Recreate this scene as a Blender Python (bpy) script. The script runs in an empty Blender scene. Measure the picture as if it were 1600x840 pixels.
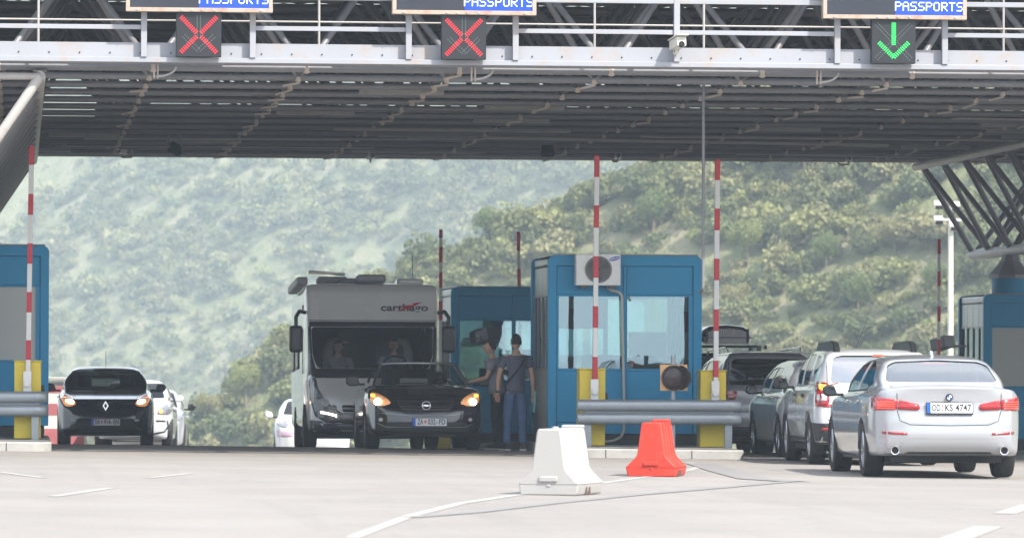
import bpy, bmesh, math, random
import numpy as np
from mathutils import Vector, Matrix, Euler
from mathutils.bvhtree import BVHTree
random.seed(7); np.random.seed(7)
R = math.radians
C = bpy.context.scene.collection
# ---------------------------------------------------------------- camera, sky, sun, exposure
F = 7870.0                     # focal length in photograph pixels (1600 wide)
TH = R(5.6)                    # the road runs 5.6 degrees to the left of the view axis
CAMH = 1.31
cam_d = bpy.data.cameras.new('camera'); cam = bpy.data.objects.new('camera', cam_d); C.objects.link(cam)
cam_d.sensor_width = 36; cam_d.lens = F/1600*36; cam_d.clip_start = 1; cam_d.clip_end = 6000
cam.rotation_mode = 'QUATERNION'
cam.location = (0, 0, CAMH)
_pitch = math.atan(151/F)
cam.rotation_quaternion = (Matrix.Rotation(-TH, 3, 'Z') @ Matrix.Rotation(R(90)+_pitch, 3, 'X') @ Matrix.Rotation(R(0.2), 3, 'Z')).to_quaternion()
bpy.context.scene.camera = cam
cam_d.dof.use_dof = True; cam_d.dof.focus_distance = 70; cam_d.dof.aperture_fstop = 4.5
SUN_EL, SUN_AZ = R(48), R(46)   # azimuth: degrees to the right of straight-behind the camera
sd = Vector((math.sin(SUN_AZ-TH)*math.cos(SUN_EL), -math.cos(SUN_AZ-TH)*math.cos(SUN_EL), math.sin(SUN_EL)))  # towards the sun
world = bpy.data.worlds.new('World'); bpy.context.scene.world = world; world.use_nodes = True
wn = world.node_tree; wn.nodes.clear()
sky = wn.nodes.new('ShaderNodeTexSky'); sky.sky_type = 'NISHITA'; sky.sun_disc = False
sky.sun_elevation = SUN_EL; sky.sun_rotation = math.atan2(sd.x, sd.y); sky.dust_density = 3.0; sky.air_density = 1.2
bg = wn.nodes.new('ShaderNodeBackground'); bg.inputs[1].default_value = 0.12
# thin bright summer cloud over the blue
_tc = wn.nodes.new('ShaderNodeTexCoord'); _nz = wn.nodes.new('ShaderNodeTexNoise'); _nz.inputs['Scale'].default_value = 2.2; _nz.inputs['Detail'].default_value = 6
_mp = wn.nodes.new('ShaderNodeMapping'); _mp.inputs['Scale'].default_value = (1,1,2.2); wn.links.new(_tc.outputs['Generated'], _mp.inputs[0]); wn.links.new(_mp.outputs[0], _nz.inputs['Vector'])
_rg = wn.nodes.new('ShaderNodeMapRange'); _rg.inputs[1].default_value = .35; _rg.inputs[2].default_value = .62; _rg.inputs[3].default_value = .25; _rg.inputs[4].default_value = .9; wn.links.new(_nz.outputs[0], _rg.inputs[0])
_mx = wn.nodes.new('ShaderNodeMix'); _mx.data_type = 'RGBA'; wn.links.new(_rg.outputs[0], _mx.inputs[0]); wn.links.new(sky.outputs[0], _mx.inputs[6]); _mx.inputs[7].default_value = (6.0, 6.3, 6.8, 1)
wo = wn.nodes.new('ShaderNodeOutputWorld'); wn.links.new(_mx.outputs[2], bg.inputs[0]); wn.links.new(bg.outputs[0], wo.inputs[0])
sl = bpy.data.lights.new('sun', 'SUN'); sl.energy = 3.3; sl.angle = R(0.6); sl.color = (1, .95, .87)
so = bpy.data.objects.new('sun', sl); C.objects.link(so); so.rotation_mode = 'QUATERNION'
so.rotation_quaternion = sd.to_track_quat('Z', 'Y'); so.location = (20, -10, 60)
vs = bpy.context.scene.view_settings
vs.view_transform = 'Standard'; vs.look = 'None'; vs.exposure = 1.42; vs.gamma = 1
cy = bpy.context.scene.cycles
cy.max_bounces = 8; cy.diffuse_bounces = 3; cy.glossy_bounces = 3; cy.transmission_bounces = 4; cy.transparent_max_bounces = 24
cy.volume_bounces = 1; cy.caustics_reflective = False; cy.caustics_refractive = False; cy.use_denoising = True
HAZE = 0.00042
# ---------------------------------------------------------------- coordinates
ct, st = math.cos(TH), math.sin(TH)
def hor(px): return 571 + 0.0035*(px-800)
def W(px, d, z=0.0):                      # photograph column + distance along the view axis -> world
    xc = (px-800)/F*d
    return Vector((xc*ct + d*st, -xc*st + d*ct, z))
def G(X, Y):                              # height of the pavement
    X = np.clip(X, -25, 40)
    z = -0.010*(X-8.6)
    u = np.maximum(0, np.asarray(Y, float)-76.0)
    v = np.minimum(u, 7.4)
    z = z - 0.0019*v*v - 0.0185*(u-v) - 0.025*np.maximum(0, u-29)
    return z
def GP(px, py, dz=0.0):                   # point of the pavement seen at a pixel
    d = 70.0
    for _ in range(30):
        p = W(px, d); z = float(G(p.x, p.y))
        d = 0.5*d + 0.5*F*(CAMH-z)/max(py-hor(px), 1)
    p = W(px, d); p.z = float(G(p.x, p.y))+dz
    return p
def on_ground(p): return Vector((p[0], p[1], float(G(p[0], p[1]))))
# ---------------------------------------------------------------- materials
def new_mat(name):
    m = bpy.data.materials.new(name); m.use_nodes = True
    nt = m.node_tree; return m, nt, nt.nodes['Principled BSDF']
MC = {}
def M(name, col, rough=.5, metal=0, var=.12, vs=3.0, bump=0, bs=40, coat=0, spec=.5, emit=None, es=0, dirt=0, dcol=(.12,.1,.08), trans=0):
    if name in MC: return MC[name]
    m, nt, b = new_mat(name); N = nt.nodes; L = nt.links
    b.inputs['Roughness'].default_value = rough; b.inputs['Metallic'].default_value = metal
    b.inputs['Specular IOR Level'].default_value = spec; b.inputs['Coat Weight'].default_value = coat; b.inputs['Coat Roughness'].default_value = .05
    tc = N.new('ShaderNodeTexCoord')
    nz = N.new('ShaderNodeTexNoise'); nz.inputs['Scale'].default_value = vs; nz.inputs['Detail'].default_value = 5; L.new(tc.outputs['Object'], nz.inputs['Vector'])
    mx = N.new('ShaderNodeMix'); mx.data_type = 'RGBA'
    c0 = tuple(max(0, c*(1-var)) for c in col)+(1,); c1 = tuple(min(1, c*(1+var)) for c in col)+(1,)
    mx.inputs[6].default_value = c0; mx.inputs[7].default_value = c1
    L.new(nz.outputs[0], mx.inputs[0]); out = mx.outputs[2]
    if dirt:
        n2 = N.new('ShaderNodeTexNoise'); n2.inputs['Scale'].default_value = vs*2.3; n2.inputs['Detail'].default_value = 8; n2.inputs['Roughness'].default_value = .7
        L.new(tc.outputs['Object'], n2.inputs['Vector'])
        rp = N.new('ShaderNodeMapRange'); rp.inputs[1].default_value = .52; rp.inputs[2].default_value = .75; rp.inputs[3].default_value = 0; rp.inputs[4].default_value = dirt
        L.new(n2.outputs[0], rp.inputs[0])
        m2 = N.new('ShaderNodeMix'); m2.data_type = 'RGBA'; m2.inputs[7].default_value = tuple(dcol)+(1,)
        L.new(rp.outputs[0], m2.inputs[0]); L.new(out, m2.inputs[6]); out = m2.outputs[2]
    L.new(out, b.inputs['Base Color'])
    if rough > .12:
        rr = N.new('ShaderNodeMapRange'); rr.inputs[3].default_value = max(0, rough-.07); rr.inputs[4].default_value = min(1, rough+.07)
        L.new(nz.outputs[0], rr.inputs[0]); L.new(rr.outputs[0], b.inputs['Roughness'])
    if bump:
        n3 = N.new('ShaderNodeTexNoise'); n3.inputs['Scale'].default_value = bs; n3.inputs['Detail'].default_value = 3; L.new(tc.outputs['Object'], n3.inputs['Vector'])
        bp = N.new('ShaderNodeBump'); bp.inputs['Strength'].default_value = bump; bp.inputs['Distance'].default_value = .02
        L.new(n3.outputs[0], bp.inputs['Height']); L.new(bp.outputs[0], b.inputs['Normal'])
    if emit: b.inputs['Emission Color'].default_value = tuple(emit)+(1,); b.inputs['Emission Strength'].default_value = es
    MC[name] = m; return m
def glass(name, tint=(.5,.55,.55), refl=1.0, ior=1.45, rough=.0):
    if name in MC: return MC[name]
    m = bpy.data.materials.new(name); m.use_nodes = True; nt = m.node_tree; N = nt.nodes; L = nt.links; N.clear()
    tr = N.new('ShaderNodeBsdfTransparent'); tr.inputs[0].default_value = tuple(tint)+(1,)
    gl = N.new('ShaderNodeBsdfGlossy'); gl.inputs[0].default_value = (tuple(refl) if isinstance(refl, tuple) else (refl,)*3)+(1,); gl.inputs['Roughness'].default_value = rough
    fr = N.new('ShaderNodeFresnel'); fr.inputs[0].default_value = ior
    nz = N.new('ShaderNodeTexNoise'); nz.inputs['Scale'].default_value = 2.5
    tc = N.new('ShaderNodeTexCoord'); L.new(tc.outputs['Object'], nz.inputs['Vector'])
    bp = N.new('ShaderNodeBump'); bp.inputs['Strength'].default_value = .06; bp.inputs['Distance'].default_value = .02; L.new(nz.outputs[0], bp.inputs['Height']); L.new(bp.outputs[0], gl.inputs['Normal'])
    mx = N.new('ShaderNodeMixShader'); L.new(fr.outputs[0], mx.inputs[0]); L.new(tr.outputs[0], mx.inputs[1]); L.new(gl.outputs[0], mx.inputs[2])
    o = N.new('ShaderNodeOutputMaterial'); L.new(mx.outputs[0], o.inputs[0])
    MC[name] = m; return m
# ---------------------------------------------------------------- mesh builder
class MB:
    def __init__(s): s.v = []; s.f = []; s.mi = []
    def add(s, vs_, fs_, m=0):
        o = len(s.v); s.v += [tuple(v) for v in vs_]; s.f += [tuple(i+o for i in f) for f in fs_]; s.mi += [m]*len(fs_); return s
    def box(s, c, d, m=0, rot=None):
        x, y, z = d[0]/2, d[1]/2, d[2]/2
        vs_ = [Vector((a*x, b*y, e*z)) for a in (-1,1) for b in (-1,1) for e in (-1,1)]
        if rot is not None: vs_ = [rot @ v for v in vs_]
        c = Vector(c); vs_ = [v+c for v in vs_]
        return s.add(vs_, [(0,1,3,2),(4,6,7,5),(0,4,5,1),(2,3,7,6),(0,2,6,4),(1,5,7,3)], m)
    def span(s, lo, hi, m=0):
        return s.box([(a+b)/2 for a, b in zip(lo, hi)], [abs(b-a) for a, b in zip(lo, hi)], m)
    def tube(s, p0, p1, r, n=10, r2=None, m=0, cap=True):
        p0, p1 = Vector(p0), Vector(p1); r2 = r if r2 is None else r2
        q = (p1-p0).to_track_quat('Z', 'Y'); vs_ = []
        for p, rr in ((p0, r), (p1, r2)):
            for i in range(n):
                a = 2*math.pi*i/n; vs_.append(p + q @ Vector((rr*math.cos(a), rr*math.sin(a), 0)))
        fs_ = [(i, (i+1) % n, n+(i+1) % n, n+i) for i in range(n)]
        if cap: fs_ += [tuple(range(n-1, -1, -1)), tuple(range(n, 2*n))]
        return s.add(vs_, fs_, m)
    def path(s, pts, r, n=8, m=0):
        for a, b in zip(pts, pts[1:]): s.tube(a, b, r, n, m=m)
        return s
    def lathe(s, prof, axis='Z', c=(0,0,0), n=24, m=0):
        vs_ = []; c = Vector(c)
        for (r, h) in prof:
            for i in range(n):
                a = 2*math.pi*i/n; u, v = r*math.cos(a), r*math.sin(a)
                p = {'Z': (u, v, h), 'X': (h, u, v), 'Y': (v, h, u)}[axis]
                vs_.append(Vector(p)+c)
        fs_ = []
        for k in range(len(prof)-1):
            for i in range(n):
                fs_.append((k*n+i, k*n+(i+1) % n, (k+1)*n+(i+1) % n, (k+1)*n+i))
        return s.add(vs_, fs_, m)
    def prism(s, poly, a0, a1, axis='Y', m=0):     # poly 2D extruded along axis; for Y poly=(x,z), X poly=(y,z), Z poly=(x,y)
        n = len(poly); vs_ = []
        for a in (a0, a1):
            for (u, v) in poly: vs_.append({'Y': (u, a, v), 'X': (a, u, v), 'Z': (u, v, a)}[axis])
        fs_ = [tuple(range(n)), tuple(range(2*n-1, n-1, -1))] + [(i, n+i, n+(i+1) % n, (i+1) % n) for i in range(n)]
        return s.add(vs_, fs_, m)
    def mesh(s, name):
        me = bpy.data.meshes.new(name); me.from_pydata([tuple(v) for v in s.v], [], s.f); me.update()
        bm = bmesh.new(); bm.from_mesh(me); bmesh.ops.recalc_face_normals(bm, faces=bm.faces); bm.to_mesh(me); bm.free()
        return me
    def build(s, name, mats, parent=None, smooth=0, bevel=0, loc=None, segs=2):
        me = s.mesh(name)
        if not isinstance(mats, (list, tuple)): mats = [mats]
        for mm in mats: me.materials.append(mm)
        if len(mats) > 1: me.polygons.foreach_set('material_index', s.mi)
        return link(name, me, parent, smooth, bevel, loc, segs)
def link(name, me, parent=None, smooth=0, bevel=0, loc=None, segs=2):
    o = bpy.data.objects.new(name, me); C.objects.link(o)
    if parent is not None: o.parent = parent
    if loc is not None: o.location = loc
    if smooth: shade(me, smooth)
    if bevel:
        b = o.modifiers.new('edges', 'BEVEL'); b.width = bevel; b.segments = segs; b.limit_method = 'ANGLE'; b.angle_limit = R(40); b.use_clamp_overlap = True
        if not smooth: shade(me, 40)
    return o
def shade(me, ang=40):
    me.polygons.foreach_set('use_smooth', [True]*len(me.polygons))
    try: me.set_sharp_from_angle(angle=R(ang))
    except Exception: pass
def tag(o, label=None, cat=None, group=None, kind=None):
    if label: o['label'] = label
    if cat: o['category'] = cat
    if group: o['group'] = group
    if kind: o['kind'] = kind
    return o
def empty(name, loc=(0,0,0), rz=0, label=None, cat=None, group=None):
    o = bpy.data.objects.new(name, None); C.objects.link(o); o.location = loc; o.rotation_euler = (0,0,rz); o.empty_display_size = .2
    return tag(o, label, cat, group)
def copy_tree(o, parent=None):
    c = o.copy(); C.objects.link(c); c.parent = parent
    for ch in [x for x in C.objects if x.parent == o]: copy_tree(ch, c)
    return c
def text_mesh(txt, size, depth=.002, bold=0.0, sx=1.0):
    cu = bpy.data.curves.new('t', 'FONT'); cu.body = txt; cu.size = size; cu.extrude = depth; cu.offset = bold
    cu.align_x = 'CENTER'; cu.align_y = 'CENTER'; cu.resolution_u = 3
    o = bpy.data.objects.new('t', cu); C.objects.link(o); bpy.context.view_layer.update()
    me = bpy.data.meshes.new_from_object(o.evaluated_get(bpy.context.evaluated_depsgraph_get()))
    bpy.data.objects.remove(o); me.transform(Matrix.Scale(sx, 4, (1,0,0))); return me
def put_text(name, txt, size, mat, parent, loc, rot=(R(90),0,0), bold=0.0, sx=1.0, depth=.002, shear=0):
    me = text_mesh(txt, size, depth, bold, sx)
    if shear: me.transform(Matrix.Shear('XZ', 4, (shear, 0)) if False else Matrix(((1,shear,0,0),(0,1,0,0),(0,0,1,0),(0,0,0,1))))
    me.materials.clear(); me.materials.append(mat)
    o = link(name, me, parent); o.location = loc; o.rotation_euler = rot; return o
# ---------------------------------------------------------------- pavement and hillside
def asphalt():
    m, nt, b = new_mat('worn_asphalt'); N = nt.nodes; L = nt.links
    tc = N.new('ShaderNodeTexCoord')
    def noise(sc, det=6, rg=.6, vec=None):
        n = N.new('ShaderNodeTexNoise'); n.inputs['Scale'].default_value = sc; n.inputs['Detail'].default_value = det; n.inputs['Roughness'].default_value = rg
        L.new(vec or tc.outputs['Object'], n.inputs['Vector']); return n.outputs[0]
    def mix(f, a, bb, lo=None, hi=None, amt=1):
        x = N.new('ShaderNodeMix'); x.data_type = 'RGBA'
        if lo is not None:
            r = N.new('ShaderNodeMapRange'); r.inputs[1].default_value = lo; r.inputs[2].default_value = hi; r.inputs[4].default_value = amt; L.new(f, r.inputs[0]); f = r.outputs[0]
        L.new(f, x.inputs[0])
        for i, c in ((6, a), (7, bb)):
            if isinstance(c, tuple): x.inputs[i].default_value = c+(1,)
            else: L.new(c, x.inputs[i])
        return x.outputs[2]
    mp = N.new('ShaderNodeMapping'); mp.inputs['Scale'].default_value = (1.2, .18, 1); L.new(tc.outputs['Object'], mp.inputs[0])
    big = mix(noise(.35), (.225,.206,.190), (.265,.245,.226), .35, .65)
    lanes = mix(noise(.9, 5, .6, mp.outputs[0]), big, (.215,.203,.192), .5, .75, .6)
    spk = mix(noise(55, 3, .8), lanes, (.40,.39,.38), .55, .75, .6)
    spk2 = mix(noise(90, 2, .8), spk, (.10,.10,.10), .58, .75, .6)
    stain = mix(noise(1.7, 7, .7), spk2, (.16,.152,.144), .62, .80, .35)
    mp2 = N.new('ShaderNodeMapping'); mp2.inputs['Scale'].default_value = (2.2, .05, 1); mp2.inputs['Rotation'].default_value = (0,0,.12); L.new(tc.outputs['Object'], mp2.inputs[0])
    stain = mix(noise(1.0, 6, .65, mp2.outputs[0]), stain, (.17,.165,.16), .54, .74, .35)
    vo = N.new('ShaderNodeTexVoronoi'); vo.feature = 'DISTANCE_TO_EDGE'; vo.inputs['Scale'].default_value = .22
    dv = N.new('ShaderNodeMapping'); L.new(tc.outputs['Object'], dv.inputs[0])
    wob = N.new('ShaderNodeTexNoise'); wob.inputs['Scale'].default_value = 1.1; wob.inputs['Detail'].default_value = 6; L.new(tc.outputs['Object'], wob.inputs['Vector'])
    va = N.new('ShaderNodeVectorMath'); va.operation = 'MULTIPLY_ADD'; va.inputs[1].default_value = (1.6,1.6,0); L.new(wob.outputs['Color'], va.inputs[0]); L.new(tc.outputs['Object'], va.inputs[2]); L.new(va.outputs[0], vo.inputs['Vector'])
    rr = N.new('ShaderNodeMapRange'); rr.inputs[1].default_value = .0; rr.inputs[2].default_value = .010; rr.inputs[3].default_value = .15; rr.inputs[4].default_value = 0; L.new(vo.outputs['Distance'], rr.inputs[0])
    fin = mix(rr.outputs[0], stain, (.07,.068,.065))
    L.new(fin, b.inputs['Base Color']); b.inputs['Roughness'].default_value = .82; b.inputs['Specular IOR Level'].default_value = .3
    bp = N.new('ShaderNodeBump'); bp.inputs['Strength'].default_value = .35; bp.inputs['Distance'].default_value = .012
    L.new(noise(45, 4, .8), bp.inputs['Height']); L.new(bp.outputs[0], b.inputs['Normal'])
    return m
def grid_mesh(name, xs, ys, zf):
    X, Y = np.meshgrid(xs, ys); Z = zf(X, Y); nx, ny = len(xs), len(ys)
    co = np.stack([X, Y, Z], -1).reshape(-1, 3)
    i = np.arange((nx-1)*(ny-1)); r = i//(nx-1); c = i % (nx-1); a = r*nx+c
    q = np.stack([a, a+1, a+nx+1, a+nx], -1)
    return np_mesh(name, co, q)
def np_mesh(name, co, q, smooth=True):
    me = bpy.data.meshes.new(name); k = q.shape[1]
    me.vertices.add(len(co)); me.vertices.foreach_set('co', co.astype(np.float32).ravel())
    me.loops.add(q.size); me.loops.foreach_set('vertex_index', q.astype(np.int32).ravel())
    me.polygons.add(len(q)); me.polygons.foreach_set('loop_start', (np.arange(len(q))*k).astype(np.int32)); 
    me.polygons.foreach_set('loop_total', np.full(len(q), k, np.int32))
    me.update(calc_edges=True); me.polygons.foreach_set('use_smooth', np.full(len(q), smooth)); return me
xs = np.concatenate([np.arange(-120, -20, 10), np.arange(-20, 45, 1.0), np.arange(45, 130, 10)])
ys = np.concatenate([np.arange(-260, 20, 20), np.arange(20, 118, 1.0)])
gm = grid_mesh('road', xs, ys, G); gm.materials.append(asphalt()); tag(link('road', gm), kind='structure')

# hills: a near spur on the right, a long far slope on the left, both beyond a valley
def vnoise(seed):
    rs = np.random.RandomState(seed); T = rs.rand(128, 128)
    def f(x, y):
        xi = np.floor(x).astype(int); yi = np.floor(y).astype(int); fx = x-xi; fy = y-yi
        fx = fx*fx*(3-2*fx); fy = fy*fy*(3-2*fy)
        g = lambda a, b: T[(xi+a) % 128, (yi+b) % 128]
        return (g(0,0)*(1-fx)+g(1,0)*fx)*(1-fy)+(g(0,1)*(1-fx)+g(1,1)*fx)*fy
    return f
_v = [vnoise(k) for k in range(6)]
def fbm(x, y, s, o=4):
    t = 0; a = .5
    for k in range(o): t = t+a*(_v[k](x/s*2**k+17*k, y/s*2**k+5*k)-.5); a *= .5
    return t
RIDGE_PX = [-400, 150, 300, 380, 450, 600, 800, 1000, 1150, 1300, 2400]
RIDGE_Y = [760, 730, 690, 610, 530, 455, 370, 290, 190, 40, -600]
def polar(X, Y):
    d = X*st+Y*ct; xc = X*ct-Y*st; px = 800+F*xc/np.maximum(d, 1); return d, px
def hills(X, Y):
    d, px = polar(X, Y)
    far = -16+.62*(d-(960-.12*px)) + 34*fbm(X, Y, 95, 5)+20*fbm(X+900, Y, 330, 2)
    far = np.minimum(far, 230+.1*(d-1300))
    yr = np.interp(px, RIDGE_PX, RIDGE_Y)
    base = 385-.045*np.clip(px, -200, 2200)
    near = -9+.60*(d-base) + 13*fbm(X+50, Y, 45, 5)
    cap = CAMH+(571-yr)/F*d+ 3*fbm(X, Y+300, 18, 3)
    near = np.minimum(near, cap-.5*np.maximum(0, near-cap)*.2-np.maximum(0, d-430)*.5)
    valley = -5-.05*(d-118)
    z = np.maximum(np.maximum(far, near), np.maximum(valley, -13))
    edge = np.clip((d-116)/30, 0, 1)
    return np.where(Y < 116, -3.0, z*edge+(-6.0)*(1-edge)) 
def hill_mat():
    m, nt, b = new_mat('dry_hillside'); N = nt.nodes; L = nt.links; tc = N.new('ShaderNodeTexCoord')
    def nz(s, d=6, r=.6):
        n = N.new('ShaderNodeTexNoise'); n.inputs['Scale'].default_value = s; n.inputs['Detail'].default_value = d; n.inputs['Roughness'].default_value = r; L.new(tc.outputs['Object'], n.inputs['Vector']); return n.outputs[0]
    def mx(f, lo, hi, a, c):
        r = N.new('ShaderNodeMapRange'); r.inputs[1].default_value = lo; r.inputs[2].default_value = hi; L.new(f, r.inputs[0])
        x = N.new('ShaderNodeMix'); x.data_type = 'RGBA'; L.new(r.outputs[0], x.inputs[0])
        for i, cc in ((6, a), (7, c)):
            if isinstance(cc, tuple): x.inputs[i].default_value = cc+(1,)
            else: L.new(cc, x.inputs[i])
        return x.outputs[2]
    a = mx(nz(.12), .4, .62, (.16,.175,.075), (.27,.24,.145))
    a = mx(nz(.8, 4), .5, .75, a, (.10,.13,.05))
    a = mx(nz(.33, 8, .7), .64, .70, a, (.36,.33,.29))
    L.new(a, b.inputs['Base Color']); b.inputs['Roughness'].default_value = .95
    bp = N.new('ShaderNodeBump'); bp.inputs['Strength'].default_value = 1; bp.inputs['Distance'].default_value = .6; L.new(nz(1.2), bp.inputs['Height']); L.new(bp.outputs[0], b.inputs['Normal'])
    return m
hx = np.concatenate([np.arange(-900, -130, 30), np.arange(-130, 290, 2.8), np.arange(290, 1100, 30)])
hy = np.concatenate([np.arange(-600, 100, 40), [100, 116, 118], np.arange(121, 330, 8), np.arange(330, 500, 2.5), np.arange(500, 820, 10), np.arange(820, 1250, 3.5), np.arange(1250, 1500, 25)])
hm = grid_mesh('hillside', hx, hy, hills); hm.materials.append(hill_mat()); tag(link('hillside', hm), kind='structure')
# foliage
def leaf_mat():
    m, nt, b = new_mat('leaves'); N = nt.nodes; L = nt.links
    at = N.new('ShaderNodeAttribute'); at.attribute_name = 'tint'; L.new(at.outputs['Color'], b.inputs['Base Color']); b.inputs['Roughness'].default_value = .7
    b.inputs['Specular IOR Level'].default_value = .2
    tl = N.new('ShaderNodeBsdfTranslucent'); L.new(at.outputs['Color'], tl.inputs[0]); ms = N.new('ShaderNodeMixShader'); ms.inputs[0].default_value = .3
    L.new(b.outputs[0], ms.inputs[1]); L.new(tl.outputs[0], ms.inputs[2]); L.new(ms.outputs[0], N['Material Output'].inputs[0]); return m
LEAF = leaf_mat()
TINTS = np.array([(.20,.215,.085),(.15,.175,.075),(.245,.25,.10),(.19,.205,.09),(.26,.255,.12),(.12,.145,.065),(.22,.235,.095),(.29,.275,.14)])
def crown(rs, n, r, h, leaf, lobes=9):
    """n leaf clumps (quads) spread through several uneven lobes; returns quads (n,4,3)"""
    lc = rs.normal(size=(lobes, 3)); lc /= np.linalg.norm(lc, axis=1)[:, None]; lc *= rs.uniform(.25, .72, (lobes, 1))
    lc[:, 2] = np.abs(lc[:, 2])*1.1-.15; lr = rs.uniform(.28, .5, lobes)
    k = rs.randint(0, lobes, n); u = rs.normal(size=(n, 3)); u /= np.linalg.norm(u, axis=1)[:, None]
    rad = rs.uniform(.55, 1.0, n)**.5
    p = lc[k]+u*(lr[k]*rad)[:, None]
    p[:, 2] = np.maximum(p[:, 2], -.5+rs.uniform(0, .15, n)); nrm = u+rs.normal(size=(n, 3))*.55; nrm /= np.linalg.norm(nrm, axis=1)[:, None]
    t = np.cross(nrm, rs.normal(size=(n, 3))); t /= np.linalg.norm(t, axis=1)[:, None]; b = np.cross(nrm, t)
    P = p*np.array([r, r, h]) ; s = leaf*rs.uniform(.6, 1.3, (n, 1))
    j = lambda: rs.uniform(.6, 1.2, (n, 1))
    return np.stack([P-t*s*j(), P-b*s*.7*j(), P+t*s*j(), P+b*s*.7*j()], 1)
def foliage_mesh(name, Q, T):
    n = len(Q); me = np_mesh(name, Q.reshape(-1, 3), np.arange(n*4).reshape(n, 4), False)
    a = me.color_attributes.new('tint', 'FLOAT_COLOR', 'POINT')
    a.data.foreach_set('color', np.concatenate([np.repeat(T, 4, 0), np.ones((n*4, 1))], 1).astype(np.float32).ravel())
    me.materials.append(LEAF); return me
def scatter(seed, count_try, drange, pxr, near, size, dens):
    rs = np.random.RandomState(seed); Qs = []; Ts = []
    d = rs.uniform(*drange, count_try); px = rs.uniform(*pxr, count_try)
    xc = (px-800)/F*d; X = xc*ct+d*st; Y = -xc*st+d*ct; Z = hills(X, Y)
    py = 571-(Z-CAMH)/d*F
    dn = fbm(X, Y, 14, 3)+fbm(X+300, Y, 50, 2)
    ok = (py < 760) & (py > 120) & (rs.rand(count_try) < dens+1.6*dn)
    protos = [(crown(rs, near, 1, .85, .092 if near > 500 else .14), ) for _ in range(10)]
    for x, y, z, dd in zip(X[ok], Y[ok], Z[ok], d[ok]):
        r = size*rs.uniform(.45, 1.25)*(.8+.9*rs.rand()**3); q = protos[rs.randint(10)][0]; a = rs.uniform(0, 6.28); c, s = math.cos(a), math.sin(a)
        m = np.array([[c, -s, 0], [s, c, 0], [0, 0, rs.uniform(.75, 1.25)]]).T*r
        n = int(len(q)*min(1, .45+.35*r/size)); q = q[:n]
        Qs.append(q @ m+np.array([x, y, z+r*.35])); t = TINTS[rs.randint(len(TINTS))]*rs.uniform(.75, 1.15)
        Ts.append(t*rs.uniform(.75, 1.25, (n, 1))*np.array([1, 1, 1]))
    return np.concatenate(Qs), np.concatenate(Ts), len(Qs)
q1, t1, n1 = scatter(3, 17000, (300, 475), (-60, 1750), 900, 1.45, .80)
q2, t2, n2 = scatter(4, 26000, (830, 1120), (-150, 1300), 190, 2.15, .62)
print('bushes', n1, n2, len(q1), len(q2), flush=True)
o = link('hillside_forest', foliage_mesh('hillside_forest', q1, t1)); tag(o, 'bushes and low trees covering the nearer slope', 'forest', kind='stuff')
o = link('far_forest', foliage_mesh('far_forest', q2, t2)); tag(o, 'hazy scrub and trees covering the far slope', 'forest', kind='stuff')
BARK = M('bark', (.16,.12,.09), .9, bump=.5, bs=12)
def tree_proto(seed, tint, r=1.0):
    rs = np.random.RandomState(seed)
    q = crown(rs, 4500, 2.3, 2.1, .10, 14); q[:, :, 2] += 2.6; t = np.array(tint)*1.55*rs.uniform(.7, 1.25, (len(q), 1))
    root = empty('tree'); link('crown', foliage_mesh('crown', q, t), root)
    mb = MB(); mb.tube((0,0,-.6), (0.08,0,1.3), .17, 8, .12); mb.tube((.08,0,1.3), (-.1,.1,2.9), .12, 8, .06)
    for k in range(6):
        a = k*1.05; mb.tube((.05,0,1.1+.2*k), (1.1*math.cos(a), 1.1*math.sin(a), 2.2+.25*k), .06, 6, .02)
    mb.build('trunk', BARK, root, smooth=60); return root
protos = [tree_proto(11, (.15,.165,.055)), tree_proto(12, (.06,.085,.035)), tree_proto(13, (.10,.13,.045)), tree_proto(14, (.18,.17,.075))]
def hill_point(px, py):
    ds = np.arange(130, 1300, 1.0); xc = (px-800)/F*ds; X = xc*ct+ds*st; Y = -xc*st+ds*ct; Z = hills(X, Y)
    yy = 571-(Z-CAMH)/ds*F
    k = np.argmax(yy < py); return Vector((X[k], Y[k], Z[k]))
TREES = [(1168,420,0,1.25,'round yellow-green tree on the slope just right of the grey downpipe'),(1290,430,2,1.0,'mid-green tree above the white off-roader on the slope'),
 (1255,300,1,1.5,'large dark green tree high on the slope under the canopy edge'),(1215,270,1,1.15,'dark tree beside the large dark one, just below the canopy edge'),(1360,300,2,1.2,'tall green tree in the top of the slope, left of the V-shaped truss'),
 (1460,480,2,1.0,'green tree behind the white floodlight mast'),(430,560,0,1.3,'bright yellow-green tree just left of the motorhome'),(385,640,0,1.2,'pale green tree low on the spur left of the motorhome'),
 (330,670,3,1.0,'small olive tree at the foot of the spur, right of the white cars'),(1150,500,3,1.0,'olive tree above the black roof box'),(1400,400,3,1.1,'olive-brown tree in the middle of the right slope'),
 (1020,370,2,1.2,'green tree above the air conditioner booth'),(760,400,2,1.2,'green tree rising between the two far barrier arms'),(1340,500,2,1.1,'green tree directly above the silver sedan roof')]
_used = set()
for px, py, k, s, lab in TREES:
    o = protos[k] if k not in _used else copy_tree(protos[k]); _used.add(k)
    p = hill_point(px, py); s *= .62; o.location = p; o.scale = (s, s, s); o.rotation_euler = (0, 0, px*.37)
    tag(o, lab, 'tree', 'trees one can tell apart on the slope')
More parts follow.
